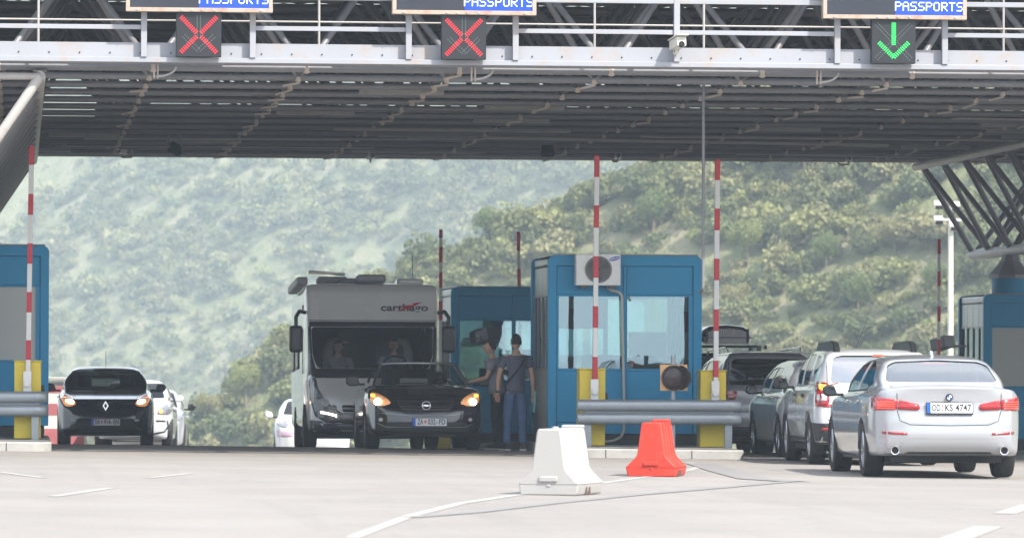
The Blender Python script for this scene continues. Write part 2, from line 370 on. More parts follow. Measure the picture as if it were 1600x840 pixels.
# painted lines, all as thin sheets 4 mm above the pavement
PAINT = M('worn_road_paint', (.33,.315,.295), .8, var=.12, vs=6, dirt=1.0, dcol=(.25,.237,.222))
TAR = M('tar_seal', (.205,.196,.19), .75, var=.15, vs=8)
def ground_poly(name, pix, mat, dz=.004, kind='structure'):
    pts = [GP(x, y, dz) for x, y in pix]
    me = bpy.data.meshes.new(name); me.from_pydata([tuple(p) for p in pts], [], [tuple(range(len(pts)))]); me.materials.append(mat)
    bm = bmesh.new(); bm.from_mesh(me)
    if bm.faces[:][0].normal.z < 0: bmesh.ops.reverse_faces(bm, faces=bm.faces)
    bmesh.ops.triangulate(bm, faces=bm.faces); bm.to_mesh(me); bm.free()
    return tag(link(name, me), kind=kind)
def ground_strip(name, pix, w, mat, dz=.004):
    w = w*.8; pts = []; 
    for (x0, y0), (x1, y1) in zip(pix, pix[1:]):
        n = 6
        for k in range(n): pts.append(GP(x0+(x1-x0)*k/n, y0+(y1-y0)*k/n, dz))
    pts.append(GP(*pix[-1], dz)); vs_ = []
    for i, p in enumerate(pts):
        t = (pts[min(i+1, len(pts)-1)]-pts[max(i-1, 0)]); t.z = 0; t.normalize(); nrm = Vector((-t.y, t.x, 0))*w/2
        for q in (p+nrm, p-nrm): vs_.append((q.x, q.y, float(G(q.x, q.y))+dz))
    fs_ = [(2*i, 2*i+1, 2*i+3, 2*i+2) for i in range(len(pts)-1)]
    me = bpy.data.meshes.new(name); me.from_pydata(vs_, [], fs_); me.materials.append(mat)
    bm = bmesh.new(); bm.from_mesh(me); 
    for f in bm.faces:
        if f.normal.z < 0: f.normal_flip()
    bm.to_mesh(me); bm.free(); return tag(link(name, me), kind='structure')
ground_strip('lane_marking', [(85,775),(175,762)], .14, PAINT); ground_strip('lane_marking', [(235,746),(300,739)], .14, PAINT); ground_strip('lane_marking', [(0,737),(70,746)], .14, PAINT)
ground_strip('edge_line', [(550,840),(640,806),(720,786),(800,774),(900,760),(1000,746),(1075,735),(1100,727),(1075,722),(1000,719)], .15, PAINT)
ground_strip('lane_marking', [(1490,842),(1545,822)], .30, PAINT); ground_strip('lane_marking', [(1570,802),(1612,788)], .25, PAINT)
ground_strip('lane_marking', [(415,697.6),(495,706)], .12, PAINT)
ground_strip('asphalt_seam', [(640,808),(740,800),(860,786),(1000,772),(1120,762),(1245,751)], .22, TAR, .006)
ground_strip('asphalt_seam', [(1245,752),(1180,748),(1130,735),(1095,724)], .5, TAR, .008)

# ---------------------------------------------------------------- summer haze: one closed box round camera and scene
hme = MB().span((-1250, -680, -25), (1450, 1560, 330)).mesh('haze')
hmm = bpy.data.materials.new('haze'); hmm.use_nodes = True; _n = hmm.node_tree; _n.nodes.remove(_n.nodes['Principled BSDF'])
pv = _n.nodes.new('ShaderNodeVolumePrincipled'); pv.inputs['Color'].default_value = (.71,.85,1,1); pv.inputs['Density'].default_value = HAZE; pv.inputs['Anisotropy'].default_value = 0.0
_n.links.new(pv.outputs[0], _n.nodes['Material Output'].inputs['Volume']); hme.materials.append(hmm)
tag(link('haze', hme), kind='stuff')
# ---------------------------------------------------------------- canopy: a tube space frame with a deck, a back fascia and inverted edge trusses
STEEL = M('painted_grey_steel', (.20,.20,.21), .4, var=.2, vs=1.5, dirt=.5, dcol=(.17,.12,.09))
STEELD = M('shade_darkened_steel', (.085,.085,.09), .5, var=.25, vs=1.5, dirt=.5, dcol=(.10,.07,.05))  # same grey steel, darkened to paint in the shade among the upper layers
STEEL2 = M('old_light_steel', (.42,.40,.38), .5, var=.15, vs=1.2, dirt=.5, dcol=(.25,.18,.13))
WHITE = M('white_painted_steel', (.32,.33,.36), .5, var=.08, vs=1.2, dirt=.75, dcol=(.36,.27,.20))
RUST = M('rusty_cream_frame', (.40,.33,.27), .6, var=.1, vs=2, dirt=.95, dcol=(.33,.14,.06))
DARK = M('dark_box', (.012,.014,.018), .5)
BLK = M('black_rubber', (.012,.012,.012), .6)
DECK = M('brown_deck_sheet', (.13,.105,.09), .7, var=.15, vs=.8)
NODE = M('node_plate', (.50,.43,.37), .6, dirt=.6, dcol=(.3,.2,.14))
Y0, NB, PY = 68.9, 14, 2.1
ZB, ZT = 5.36, 6.86
CREAM2 = M('dusty_lamp_cover', (.30,.29,.27), .5, dirt=.6)
X0, X1 = -21.28, 30.0            # canopy reaches beyond both frame edges
COLX = (-0.87, 18.55)
can = empty('canopy', (8.8, 82, 5.36), label='wide grey steel tube canopy spanning the border lanes', cat='canopy')
def P_(v): return (v[0]-8.8, v[1]-82, v[2]-5.36)
def ctube(mb, a, b, r, n=8): mb.tube(P_(a), P_(b), r, n)
nx = int((X1-X0)/PY)
for k in range(NB):
    y = Y0+PY*k
    mb = MB(); ctube(mb, (X0, y, ZB), (X1, y, ZB), .05, 10); mb.build('lower_chord', STEEL, can, smooth=60)
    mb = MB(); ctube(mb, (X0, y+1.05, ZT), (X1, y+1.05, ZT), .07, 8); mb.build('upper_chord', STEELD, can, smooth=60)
    if k < NB-1:
        mb = MB(); ctube(mb, (X0, y+1.05, ZB+.28), (X1, y+1.05, ZB+.28), .03, 6); mb.build('service_pipe', STEELD, can, smooth=60)
for i in range(nx+1):
    x = X0+PY*i
    mb = MB(); ctube(mb, (x, Y0, ZB+.055), (x, Y0+PY*(NB-1), ZB+.055), .038, 6)
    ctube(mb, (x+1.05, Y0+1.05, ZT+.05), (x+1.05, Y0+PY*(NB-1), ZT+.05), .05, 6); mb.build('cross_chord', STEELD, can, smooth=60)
webs = []
for k in range(NB):
    for i in range(nx+1):
        x, y = X0+PY*i, Y0+PY*k
        for sx in (-1, 1):
            for sy in (-1, 1):
                if (k == 0 and sy < 0) or (k == NB-1 and sy > 0 and False): continue
                webs.append(((x, y, ZB), (x+1.05*sx, y+1.05*sy, ZT), k))
# the hundred diagonals nearest the front show largest: parts; the rest one part of the same canopy
near = [w for w in webs if w[2] == 0 or (w[2] == 1 and w[0][1] > w[1][1])]
near = [w for w in near if -3 < w[0][0] < 22][:100]
_rw = random.Random(9); rest = [w for w in webs if w not in near and (w[2] < 3 or _rw.random() < .5)]
for a, b, k in near:
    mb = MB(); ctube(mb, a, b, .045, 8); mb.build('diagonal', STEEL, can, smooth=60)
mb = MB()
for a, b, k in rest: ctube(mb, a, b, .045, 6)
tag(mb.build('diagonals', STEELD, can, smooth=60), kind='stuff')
mb = MB(); rs = random.Random(4)
for k in range(NB):
    for i in range(nx+1):
        x, y = X0+PY*i, Y0+PY*k
        mb.lathe([(0,-.07),(.045,-.055),(.062,0),(.045,.055),(0,.07)], 'Z', P_((x, y, ZB)), 8)
        if rs.random() < .6:
            mb.box(P_((x-.10, y-.06, ZB-.10)), (.30, .03, .03), rot=Matrix.Rotation(R(-12+rs.uniform(-6, 6)), 3, 'Y') @ Matrix.Rotation(R(35), 3, 'Z'))
tag(mb.build('node_brackets', NODE, can), kind='stuff')
# deck: corrugated sheets with narrow open slots between bands
mb = MB(); yb = Y0-.6; rd = random.Random(12)
while yb < Y0+PY*NB-.1:
    ye = min(yb+2.05, Y0+PY*NB+.3); xa = X0
    while xa < X1-.2:
        xb = min(xa+2.1, X1)
        if True:
            n = 8; vs_ = []; fs_ = []; dz = .03*(int((yb-Y0+.6)/1.97+.5) % 2)
            for i in range(n+1):
                x = xa+i*(xb-xa)/8; z = ZT+.16+(.05 if i % 2 else 0)+dz
                vs_ += [P_((x, yb, z)), P_((x, ye, z))]
                if i: fs_.append((2*i-2, 2*i, 2*i+1, 2*i-1))
            mb.add(vs_, fs_)
        xa = xb
    yb += 1.97
mb.build('roof_deck', DECK, can)
# purlins under the deck
for k in range(0, NB, 1):
    mb = MB(); mb.box(P_((0.5*(X0+X1), Y0+.2+PY*k, ZT+.09)), (X1-X0, .12, .10)); mb.build('purlin', STEELD, can)
# back fascia of louvre boards with slots of daylight, open at one bay on the left
yf = Y0+PY*(NB-1)+.95
edges = [5.42, 5.68, 5.75, 5.91, 5.99, 6.28, 6.37, 6.66, 6.79, 6.98]
for a, b in zip(edges[::2], edges[1::2]):
    mb = MB(); mb.span(P_((X0, yf, a)), P_((-1.6, yf+.03, b))); mb.span(P_((1.45, yf, a)), P_((X1, yf+.03, b))); mb.build('fascia_board', STEELD, can)
mb = MB(); mb.span(P_((X0, yf+.04, 5.30)), P_((X1, yf+.16, 5.40))); mb.build('gutter', STEEL2, can, bevel=.01)
rp_ = random.Random(5)
for k in range(16):
    y = 78+1.2*k+rp_.uniform(-.3, .3); x = rp_.uniform(-3, 20); l = rp_.uniform(3, 9); z = ZB+rp_.uniform(-.09, .10)
    mb = MB(); ctube(mb, (x, y, z), (x+l, y+rp_.uniform(-.4, .4), z+rp_.uniform(-.07, .07)), rp_.choice((.014, .018, .03)), 6); mb.build('cable_pipe', STEEL2, can, smooth=60)
for k in range(22):
    x = rp_.uniform(-3, 20); y = Y0+PY*rp_.randint(2, 12)+.5; mb = MB(); mb.box(P_((x, y, ZB-.05)), (1.25, .12, .07)); mb.build('strip_lamp', CREAM2, can, bevel=.01)
mb = MB(); ctube(mb, (X0, yf-.25, 5.47), (X1, yf-.25, 5.50), .03, 8); mb.build('rear_pipe', STEEL2, can, smooth=60)
# side edges of the roof end: simple fascia
# inverted trusses on the column lines
CT = (COLX[0]+1.15, COLX[1]-1.15)
for cx in COLX:
    tr = empty('inverted_truss', (cx, 82, 3.5), label=('slanting grey tube truss running back at the left edge of the lanes' if cx < 0 else 'V-shaped tube truss on the round blue column above the navy booth'), cat='truss', group='inverted roof trusses')
    q = lambda v: (v[0]-cx, v[1]-82, v[2]-3.5)
    yA, yB = 68.45, 96.9
    for sx in (-1.15, 1.15):
        mb = MB(); mb.tube(q((cx+sx, yA, 5.2)), q((cx+sx, yB, 5.2)), .075, 12); mb.build('upper_chord', STEEL2, tr, smooth=60)
        for j in range(NB):
            y = Y0+PY*j
            mb = MB(); mb.tube(q((cx+sx, y, 5.25)), q((cx+sx, y, 5.36)), .03, 8); mb.box(q((cx+sx, y, 5.30)), (.18, .18, .02)); mb.build('bracket', STEEL, tr)
        for j in range(NB):
            y = Y0+PY*j
            for dy in (-1.05, 1.05):
                if yA-.3 < y+dy < yB+1:
                    mb = MB(); mb.tube(q((cx+sx, y, 5.2)), q((cx, min(y+dy, yB), 3.5)), .055, 8); mb.build('strut', STEEL, tr, smooth=60)
        if cx < 0:
            mb = MB(); mb.tube(q((cx+sx, yA, 5.2)), q((cx, yA, 3.5)), .07, 10); mb.build('end_strut', STEEL2, tr, smooth=60)
    mb = MB(); mb.tube(q((cx, yA, 3.5)), q((cx, yB+.1, 3.5)), .10, 12); mb.build('lower_chord', STEEL2, tr, smooth=60)
    mb = MB()
    mb.tube(q((cx-1.15, yA, 5.2)), q((cx+1.15, yA, 5.2)), .05, 8); mb.build('cross_tube', STEEL2, tr, smooth=60)
NAVY = M('blue_enamel', (.020,.245,.45), .5, var=.06, vs=1.0, spec=.3, dirt=.25, dcol=(.05,.17,.30))
for i, (cx, cyy) in enumerate(((COLX[1], 93.2), (COLX[1], 74.5), (COLX[0], 74.5), (COLX[0], 93.2))):
    if i == 1: continue
    g = float(G(cx, cyy))-.2
    t = empty('column', (cx, cyy, g), label=['round blue steel column standing behind the navy booth at the right edge','','round blue column at the left booth under the slanting truss','round blue column in the rear row at the left of the lanes'][i], cat='column', group='round columns')
    mb = MB(); mb.tube((0,0,0), (0,0,3.02-g), .36, 28); mb.build('shaft', NAVY, t, smooth=60)
    mb = MB(); mb.lathe([(.42,2.98-g),(.42,3.04-g),(.20,3.30-g),(.16,3.42-g)], 'Z', (0,0,0), 8); mb.build('cap', STEEL, t)
# ---------------------------------------------------------------- gantry
GY = 68.2
gan = empty('gantry', (8.8, GY, 5.39), label='long white painted steel gantry with railings across the front of the canopy', cat='gantry')
g_ = lambda v: (v[0]-8.8, v[1]-GY, v[2]-5.39)
GX0, GX1 = -4, 20.5
def gx(px): return (W(px, 1).x/W(px, 1).y)*GY     # X where the view through a column meets the plane Y = GY
mb = MB(); mb.span(g_((GX0, GY-.04, 5.388)), g_((GX1, GY+.5, 5.457))); mb.build('lower_flange', WHITE, gan, bevel=.006)
mb = MB(); mb.span(g_((GX0, GY+.06, 5.46)), g_((GX1, GY+.09, 5.66))); 
mb.build('toe_board', WHITE, gan)
mb = MB()
for i in range(60):
    x = GX0+.3+i*.41; mb.lathe([(0,-.014),(.011,-.01),(.011,0)], 'Y', g_((x, GY+.06, 5.52)), 8)
mb.build('bolt_row', DARK, gan)
posts = [223, 393, 637, 804, 1056, 1307, 1475, -60, 1720]
for px in posts:
    x = gx(px); mb = MB(); mb.span(g_((x-.04, GY-.06, 5.46)), g_((x+.04, GY+.02, 6.35))); mb.build('post', WHITE, gan, bevel=.004)
segs = [(-60,223),(393,637),(804,1056),(1056,1307),(1475,1720)]
for a, b in segs:
    xa, xb = gx(a), gx(b)
    mb = MB(); mb.span(g_((xa+.04, GY-.03, 5.833)), g_((xb-.04, GY+.01, 5.894))); mb.build('mid_rail', WHITE, gan, bevel=.004)
    mb = MB(); mb.span(g_((xa+.04, GY-.05, 6.253)), g_((xb-.04, GY+.01, 6.32))); mb.build('top_rail', WHITE, gan, bevel=.004)
mb = MB(); mb.tube(g_((GX0, GY+.48, 5.99)), g_((GX1, GY+.48, 5.99)), .014, 8); mb.build('inner_rail', STEEL2, gan, smooth=60)
for px in (58, 500, 934, 1106, 1578):
    x = gx(px); mb = MB(); mb.tube(g_((x, GY+.48, 5.46)), g_((x, GY+.48, 6.6)), .018, 8); mb.build('inner_post', STEEL2, gan, smooth=60)
# lane signals
RED_ON = M('red_led', (.5,.02,.03), .4, emit=(1,.015,.03), es=.40); GRN_ON = M('green_led', (.02,.5,.1), .4, emit=(.02,1,.15), es=.42); LED_OFF = M('unlit_led', (.10,.12,.12), .5)
def signal(px, cross, label):
    x = gx(px); y = GY-.13
    t = empty('lane_signal', (x, y, 5.457), label=label, cat='lane signal', group='lane signals on the gantry')
    mb = MB(); mb.span((-.305, -.06, 0), (.305, .06, .605)); mb.build('housing', DARK, t, bevel=.008)
    c = .30; fy = -.0625; on = 1; off = 0; mon, nmon = (RED_ON if cross else GRN_ON), LED_OFF
    def dots(a, b, w, tgt, n, m):
        a, b = Vector(a), Vector(b); d = (b-a); nrm = Vector((-d.y, d.x)).normalized()
        live = tgt; tgt = MB()
        for i in range(n):
            for j in range(m):
                p = a+d*(i/(n-1))+nrm*w*((j/(m-1))-.5); tgt.lathe([(0,-.004),(.0088,-.003),(.0088,.002)], 'Y', (p.x, fy, c+p.y), 6)
        tgt.build('lit_led_bar' if live else 'unlit_led_bar', mon if live else nmon, t)
    X = on if cross else off; A = off if cross else on
    nn = (10, 4) if cross else (10, 2)
    for s in (-1, 1):
        dots((s*.235,.235), (s*.035,.03), .045, X, *nn); dots((s*.235,-.235), (s*.035,-.03), .045, X, *nn)
    nn = (10, 4) if not cross else (10, 2)
    dots((0,.25), (0,-.04), .045, A, nn[0]+3, nn[1]); dots((-.20,-.02), (-.005,-.21), .045, A, *nn); dots((.20,-.02), (.005,-.21), .045, A, *nn)
signal(308, True, 'dark square lane signal with red cross, nearest the slanting truss')
signal(721.5, True, 'dark square lane signal with red cross, above the motorhome')
signal(1392, False, 'dark square lane signal with green down arrow')
FONT57 = {'P':['11110','10001','10001','11110','10000','10000','10000'],'A':['01110','10001','10001','11111','10001','10001','10001'],'S':['01111','10000','10000','01110','00001','00001','11110'],
 'O':['01110','10001','10001','10001','10001','10001','01110'],'R':['11110','10001','10001','11110','10100','10010','10001'],'T':['11111','00100','00100','00100','00100','00100','00100'],
 'L':['10000','10000','10000','10000','10000','10000','11111']}
LEDW = M('white_led', (.7,.75,.9), .4, emit=(.8,.88,1), es=.35); BLUEP = M('blue_display', (.005,.045,.50), .5, var=.05, emit=(.0,.05,.5), es=.22); BLACKP = M('unlit_display', (.018,.022,.035), .5)
def vms(px0, px1, split, label):
    xa, xb, xs_ = gx(px0), gx(px1), gx(split); y = GY-.17; w = xb-xa; cx = (xa+xb)/2
    t = empty('message_sign', (cx, y, 6.062), label=label, cat='sign', group='message signs on the gantry')
    H = .62; f = .055
    mb = MB(); mb.span((-w/2, -.07, 0), (w/2, .08, f)); mb.span((-w/2, -.07, H), (w/2, .08, H+f)); mb.span((-w/2, -.07, f), (-w/2+f, .08, H)); mb.span((w/2-f, -.07, f), (w/2, .08, H)); mb.build('frame', RUST, t, bevel=.004)
    mb = MB(); mb.span((-w/2+f, -.05, f), (xs_-cx, .07, H)); mb.build('dark_panel', BLACKP, t)
    mb = MB(); mb.span((xs_-cx, -.052, f), (w/2-f, .07, H)); mb.build('blue_panel', BLUEP, t)
    mb = MB(); bw = (w/2-f)-(xs_-cx); 
    for row, (txt, z0) in enumerate((('PASSPORTS', .115), ('ALL', .345))):
        pitch = .0178; tw = len(txt)*6*pitch-pitch; xo = (xs_-cx)+bw/2-tw/2
        for i, ch in enumerate(txt):
            mb = MB()
            for r_ in range(7):
                for c_ in range(5):
                    if FONT57[ch][r_][c_] == '1':
                        px_, pz_ = xo+(i*6+c_)*pitch, z0+(6-r_)*pitch
                        mb.span((px_, -.056, pz_), (px_+pitch*.86, -.053, pz_+pitch*.86))
            mb.build('led_letter', LEDW, t)
    for dx in (-.42, -.12, -.05, .02, .10, .42): MB().lathe([(0,-.02),(.014,-.016),(.014,0)], 'Y', (dx*w, -.07, f*.45), 10).build('bolt', STEEL2, t)
vms(194, 423, 308, 'rust-framed message sign reading PASSPORTS above the red cross by the slanting truss')
vms(609.5, 834, 722.5, 'rust-framed message sign reading PASSPORTS above the motorhome')
vms(1281, 1505, 1394, 'rust-framed message sign reading PASSPORTS over the green arrow')
# cameras and floodlights
CREAM = M('cream_plastic', (.62,.60,.54), .5); LENS = M('camera_lens', (.01,.01,.012), .1)
def cctv(loc, label, arm, yaw=0, s=1.0, mat=None, tilt=-6):
    t = empty('security_camera', loc, yaw, label, 'camera', 'security cameras'); mat = mat or CREAM
    rm = Matrix.Rotation(R(tilt), 3, 'X')
    mb = MB(); mb.box((0,0,0), (.11*s,.34*s,.11*s), rot=rm); mb.build('housing', mat, t, bevel=.012)
    mb = MB(); mb.box((0,-.02,.068*s), (.14*s,.40*s,.015), rot=rm); mb.build('sun_hood', mat, t, bevel=.004)
    mb = MB(); mb.lathe([(0,-.012),(.034*s,-.010),(.040*s,.01)], 'Y', (0,-.17*s,-.018*s if tilt < 0 else 0), 16); mb.build('lens', LENS, t, smooth=50)
    mb = MB(); mb.path([(0,.05*s,-.05*s), (0,.05*s,-.11*s), (arm[0],arm[1],-.11*s), (arm[0],arm[1],arm[2])], .016*s, 8); mb.build('bracket', mat, t, smooth=60)
def at(px, Y, z):
    r = W(px, 1); return Vector((r.x/r.y*Y, Y, z))
cctv(at(1058, GY-.2, 5.70), 'cream security camera on a post of the white gantry', (0,.18,-.05), R(8), 1.2)
cctv(at(188, 95.6, 5.36), 'grey tube security camera under the canopy above the small white cars', (.2,.05,.1), R(-18), 1.2, STEEL2)
cctv(at(579, 96.2, 5.33), 'security camera under the canopy edge above the motorhome', (0,.1,.15), R(4), 1.15, STEEL2)
cctv(at(965, 96.2, 5.37), 'security camera under the canopy edge right of the first striped arm', (-.1,.05,.15), R(-4), 1.15, STEEL2)
cctv(at(1326, 96.2, 5.35), 'security camera under the canopy edge above the white off-roader', (-.2,.05,.12), R(-10), 1.2, STEEL2)
def flood(loc, label, yaw, s=1.0, roll=0):
    t = empty('floodlight', loc, yaw, label, 'floodlight', 'floodlights under the canopy')
    mb = MB(); mb.prism([(-.20*s,-.16*s),(.20*s,-.16*s),(.17*s,.16*s),(-.17*s,.16*s)], -.05, .05, 'Y'); o_ = mb.build('housing', DARK, t, bevel=.01); o_.rotation_euler = (R(-35), roll, 0)
    mb = MB(); mb.path([(-.2*s,0,0), (-.22*s,0,.2), (0,0,.28), (0,0,.38)], .014, 6); mb.path([(.2*s,0,0), (.22*s,0,.2), (0,0,.28)], .014, 6); mb.build('yoke', STEEL, t, smooth=60)
flood(at(855, 88, 5.08), 'dark floodlight under the middle of the canopy', 0, .62)
flood(at(272, 88.5, 5.10), 'tilted dark floodlight under the canopy at the left', R(25), .6, R(20))
# hanging downpipe
dp = MB(); x = at(1098.5, 71.2, 0).x; dp.path([(x, 71.2, 5.36), (x, 71.2, 2.42), (x, 71.45, 2.36)], .022, 10)
tag(dp.build('downpipe', STEEL, None, smooth=60), 'thin grey pipe hanging from the canopy down beside the front blue booth', 'pipe')
# cables at the gantry underside
for px, lab in ((243, 'looped grey cable and bracket under the gantry by the red cross nearest the slanting truss'), (741, 'looped grey cable and bracket under the gantry by the red cross over the motorhome'), (1283, 'looped grey cable and bracket under the gantry by the green arrow')):
    x = gx(px); y = GY+.25; mb = MB(); t = empty('cable_bracket', (x, y, 5.385), label=lab, cat='bracket', group='brackets under the gantry')
    mb.span((-.035,-.03,-.20), (-.015,.03,0)); mb.span((.015,-.03,-.20), (.035,.03,0)); mb.build('bracket_plates', NODE, t)
    mb = MB(); pts = [(.0,0,-.17)]+[(.02+.28*math.sin(a)*.9, -.03, -.17+.14*(1-math.cos(a))) for a in np.linspace(0, 1.5, 7)]; mb.path(pts, .016, 8); mb.build('cable', STEEL2, t, smooth=60)
# ---------------------------------------------------------------- traffic islands, booths, barriers, rails
CONC = M('kerb_concrete', (.36,.35,.33), .85, var=.15, vs=4, bump=.3, bs=60, dirt=.6, dcol=(.20,.19,.17))
def island(x0, x1, y0, y1, name='traffic_island'):
    n = int((y1-y0)/.8); mb = MB(); H = .13
    r = .35; pts = []
    for cx, cy_, a0 in ((x1-r, y0+r, -90), (x1-r, y1-r, 0), (x0+r, y1-r, 90), (x0+r, y0+r, 180)):
        for k in range(7): a = R(a0+k*15); pts.append((cx+r*math.cos(a), cy_+r*math.sin(a)))
    # subdivide long edges so that the island follows the ground
    out = []
    for (ax, ay), (bx, by) in zip(pts, pts[1:]+pts[:1]):
        L_ = math.hypot(bx-ax, by-ay); m = max(1, int(L_/.7))
        for k in range(m): out.append((ax+(bx-ax)*k/m, ay+(by-ay)*k/m))
    vs_ = [];n = len(out); cxm, cym = (x0+x1)/2, (y0+y1)/2
    for s_, dz in ((1, -.3), (1, H-.02), (None, H)):
        for x, y in out:
            if s_ is None: dx, dy = x-cxm, y-cym; l = math.hypot(dx, dy); x, y = x-dx/l*.03, y-dy/l*.03
            vs_.append((x, y, float(G(x, y))+dz))
    fs_ = [(j*n+i, j*n+(i+1) % n, (j+1)*n+(i+1) % n, (j+1)*n+i) for j in (0, 1) for i in range(n)]
    k0 = len(vs_); 
    me = bpy.data.meshes.new(name); me.from_pydata(vs_, [], fs_+[tuple(range(2*n, 3*n))])
    bm = bmesh.new(); bm.from_mesh(me); bmesh.ops.triangulate(bm, faces=[f for f in bm.faces if len(f.verts) > 4]); bmesh.ops.recalc_face_normals(bm, faces=bm.faces); bm.to_mesh(me); bm.free()
    me.materials.append(CONC); o_ = tag(link(name, me), kind='structure')
    # joints between kerb stones
    mb = MB(); x = x0+.5
    while x < x1-.3: mb.span((x, y0-.003, float(G(x, y0))-.05), (x+.012, y0+.01, float(G(x, y0))+H-.012)); x += .62
    mb.build('kerb_joints', DARK, o_)
    return o_
XL = GP(820, 716).x; XC0 = 8.0
yk = 71.5
island(7.86, at(1168, yk, 0).x, yk, 98); island(-1.9, at(82, yk-.2, 0).x, yk-.3, 98); island(17.85, 20.5, 73, 98)
BLUE = NAVY
METAL = M('brushed_panel', (.30,.31,.33), .38, metal=.6, var=.1, vs=2)
BGLASS = glass('booth_glass', (.72,.85,.85), refl=(.70,.86,.92), ior=2.7); INNER = M('booth_inside', (.28,.30,.31), .7)
SCREEN = M('booth_furniture', (.06,.06,.065), .5); BLIND = M('grey_film', (.42,.43,.41), .5, var=.08, vs=1)
def booth(x0, y0, z0, w, dp_, h, label, front='two', film=False):
    t = empty('booth', (x0+w/2, y0, z0), label=label, cat='booth', group='blue passport booths')
    hw = w/2; z1, z2 = .15, 1.10; wz = 2.22 if front == 'two' else 2.12; top = h; c = .20
    # base, posts, roof
    mb = MB(); mb.span((-hw+.06, .06, -.14), (hw-.06, dp_-.06, .14)); mb.build('plinth', DARK, t)
    rpoly = []
    for k in range(5): a = R(180-k*22.5); rpoly.append((-hw+c*.5+c*.5*math.cos(a), top-c*.5+c*.5*math.sin(a)))
    for k in range(5): a = R(90-k*22.5); rpoly.append((hw-c*.5+c*.5*math.cos(a), top-c*.5+c*.5*math.sin(a)))
    # front and back portal frames with rounded shoulders
    for yy0, yy1 in ((0, .13), (dp_-.13, dp_)):
        inner = [(-hw+.16, z1), (-hw+.16, top-.19), (hw-.16, top-.19), (hw-.16, z1)]
        mb = MB(); poly = [(-hw, z1)]+rpoly+[(hw, z1), (hw-.13, z1), (hw-.13, top-.16), (-hw+.13, top-.16), (-hw+.13, z1)]
        mb.prism(poly, yy0, yy1, 'Y'); mb.build('portal_frame', BLUE, t, bevel=.008)
    mb = MB(); mb.span((-hw+.04, .14, top-.16), (hw-.04, dp_-.14, top-.03)); mb.build('roof', METAL, t, bevel=.03)
    mb = MB(); mb.span((-hw+.10, -.006, top-.001), (hw-.06, dp_, top+.02)); mb.build('roof_edge', STEEL, t)
    # front: lower panels, window, upper panels
    for side, yy in (('front', .035), ('back', dp_-.065)):
        mid = .0
        for a, b in ((-hw+.135, mid-.025), (mid+.025, hw-.135)):
            mb = MB(); mb.span((a, yy, z1+.17), (b, yy+.03, z2)); mb.build('lower_panel', BLUE, t, bevel=.006)
            mb = MB(); mb.span((a, yy, wz+.03), (b, yy+.03, top-.165)); mb.build('upper_panel', BLUE, t, bevel=.006)
            g0, g1 = (a+.03 if a < 0 else a+.01), (b-.06 if a > 0 else b-.01)
            mb = MB(); mb.span((a, yy-.01, z2+.003), (g0, yy+.05, wz+.027)); mb.span((g1, yy-.01, z2+.003), (b, yy+.05, wz+.027)); mb.span((g0, yy-.01, z2+.003), (g1, yy+.05, z2+.03)); mb.span((g0, yy-.01, wz), (g1, yy+.05, wz+.027)); f_ = mb.build('window_frame', BLUE, t)
            mb = MB(); mb.span((g0, yy+.01, z2+.03), (g1, yy+.018, wz)); mb.build('pane', BLIND if (film and side == 'front') else BGLASS, f_)
        mb = MB(); mb.span((-.022, yy-.012, z1+.17), (.022, yy+.04, top-.163)); mb.build('centre_mullion', BLUE, t)
        mb = MB(); mb.span((-hw+.135, yy-.006, z1), (hw-.135, yy+.05, z1+.165)); mb.build('sill_panel', BLUE, t, bevel=.005)
    # sides
    for sx in (-1, 1):
        xx = sx*(hw-.06)
        def sp(mb, ya, yb, za, zb, th=.03): return mb.span((xx-th/2, ya, za), (xx+th/2, yb, zb))
        mb = MB(); sp(mb, .14, dp_-.14, z1, z2); mb.build('side_panel', METAL, t)
        n = 4; ww = (dp_-.28)/n
        for k in range(n):
            a, b = .14+k*ww, .14+(k+1)*ww
            mb = MB(); sp(mb, a+.012, b-.012, wz+.03, top-.17); mb.build('side_top_panel', METAL, t, bevel=.004)
            mb = MB(); sp(mb, a, a+.035, z2, wz+.03, .05); sp(mb, b-.035, b, z2, wz+.03, .05); sp(mb, a+.035, b-.035, z2, z2+.04, .05); sp(mb, a+.035, b-.035, wz, wz+.03, .05); f_ = mb.build('side_window', STEEL, t)
            mb = MB(); sp(mb, a+.035, b-.035, z2+.04, wz, .008); mb.build('pane', BGLASS, f_)
    # inside
    mb = MB(); mb.span((-hw+.1, .12, .16), (hw-.1, dp_-.12, .22)); mb.build('inside_floor', INNER, t)
    mb = MB(); mb.span((-hw+.1, .2, .86), (-hw+.6, dp_-.3, .90)); mb.span((-.55, .1, .86), (.1, .5, .9)); mb.build('desk', INNER, t)
    mb = MB(); mb.span((-.62, .32, .98), (-.12, .37, 1.34)); mb.box((-.37, .38, .93), (.06,.06,.12)); mb.build('monitor', SCREEN, t, bevel=.01)
    mb = MB(); mb.prism([(-.2,.9),(.2,.9),(.24,1.15),(.20,1.30),(0,1.34),(-.20,1.30),(-.24,1.15)], 1.0, 1.08, 'Y'); mb.span((-.24,.62,.68), (.24,1.08,.76)); mb.tube((0,.85,.22), (0,.85,.68), .03); mb.build('office_chair', SCREEN, t, bevel=.02)
    mb = MB(); mb.span((.35, dp_-.55, .22), (.9, dp_-.18, 1.7)); mb.build('cupboard', INNER, t)
    mb = MB(); mb.span((-hw+.2, dp_-.22, 1.75), (-.05, dp_-.20, wz)); mb.build('sun_blind', M('teal_blind', (.10,.30,.36), .7), t)
    return t
b1 = booth(7.96, 75.58, .14, 2.34, 2.6, 2.84, 'bright blue booth with an air conditioner on its front')
b2 = booth(-1.93, 75.58, .24, 2.39, 2.6, 2.84, 'bright blue booth cut by the picture edge beside the black hatchback', film=True)
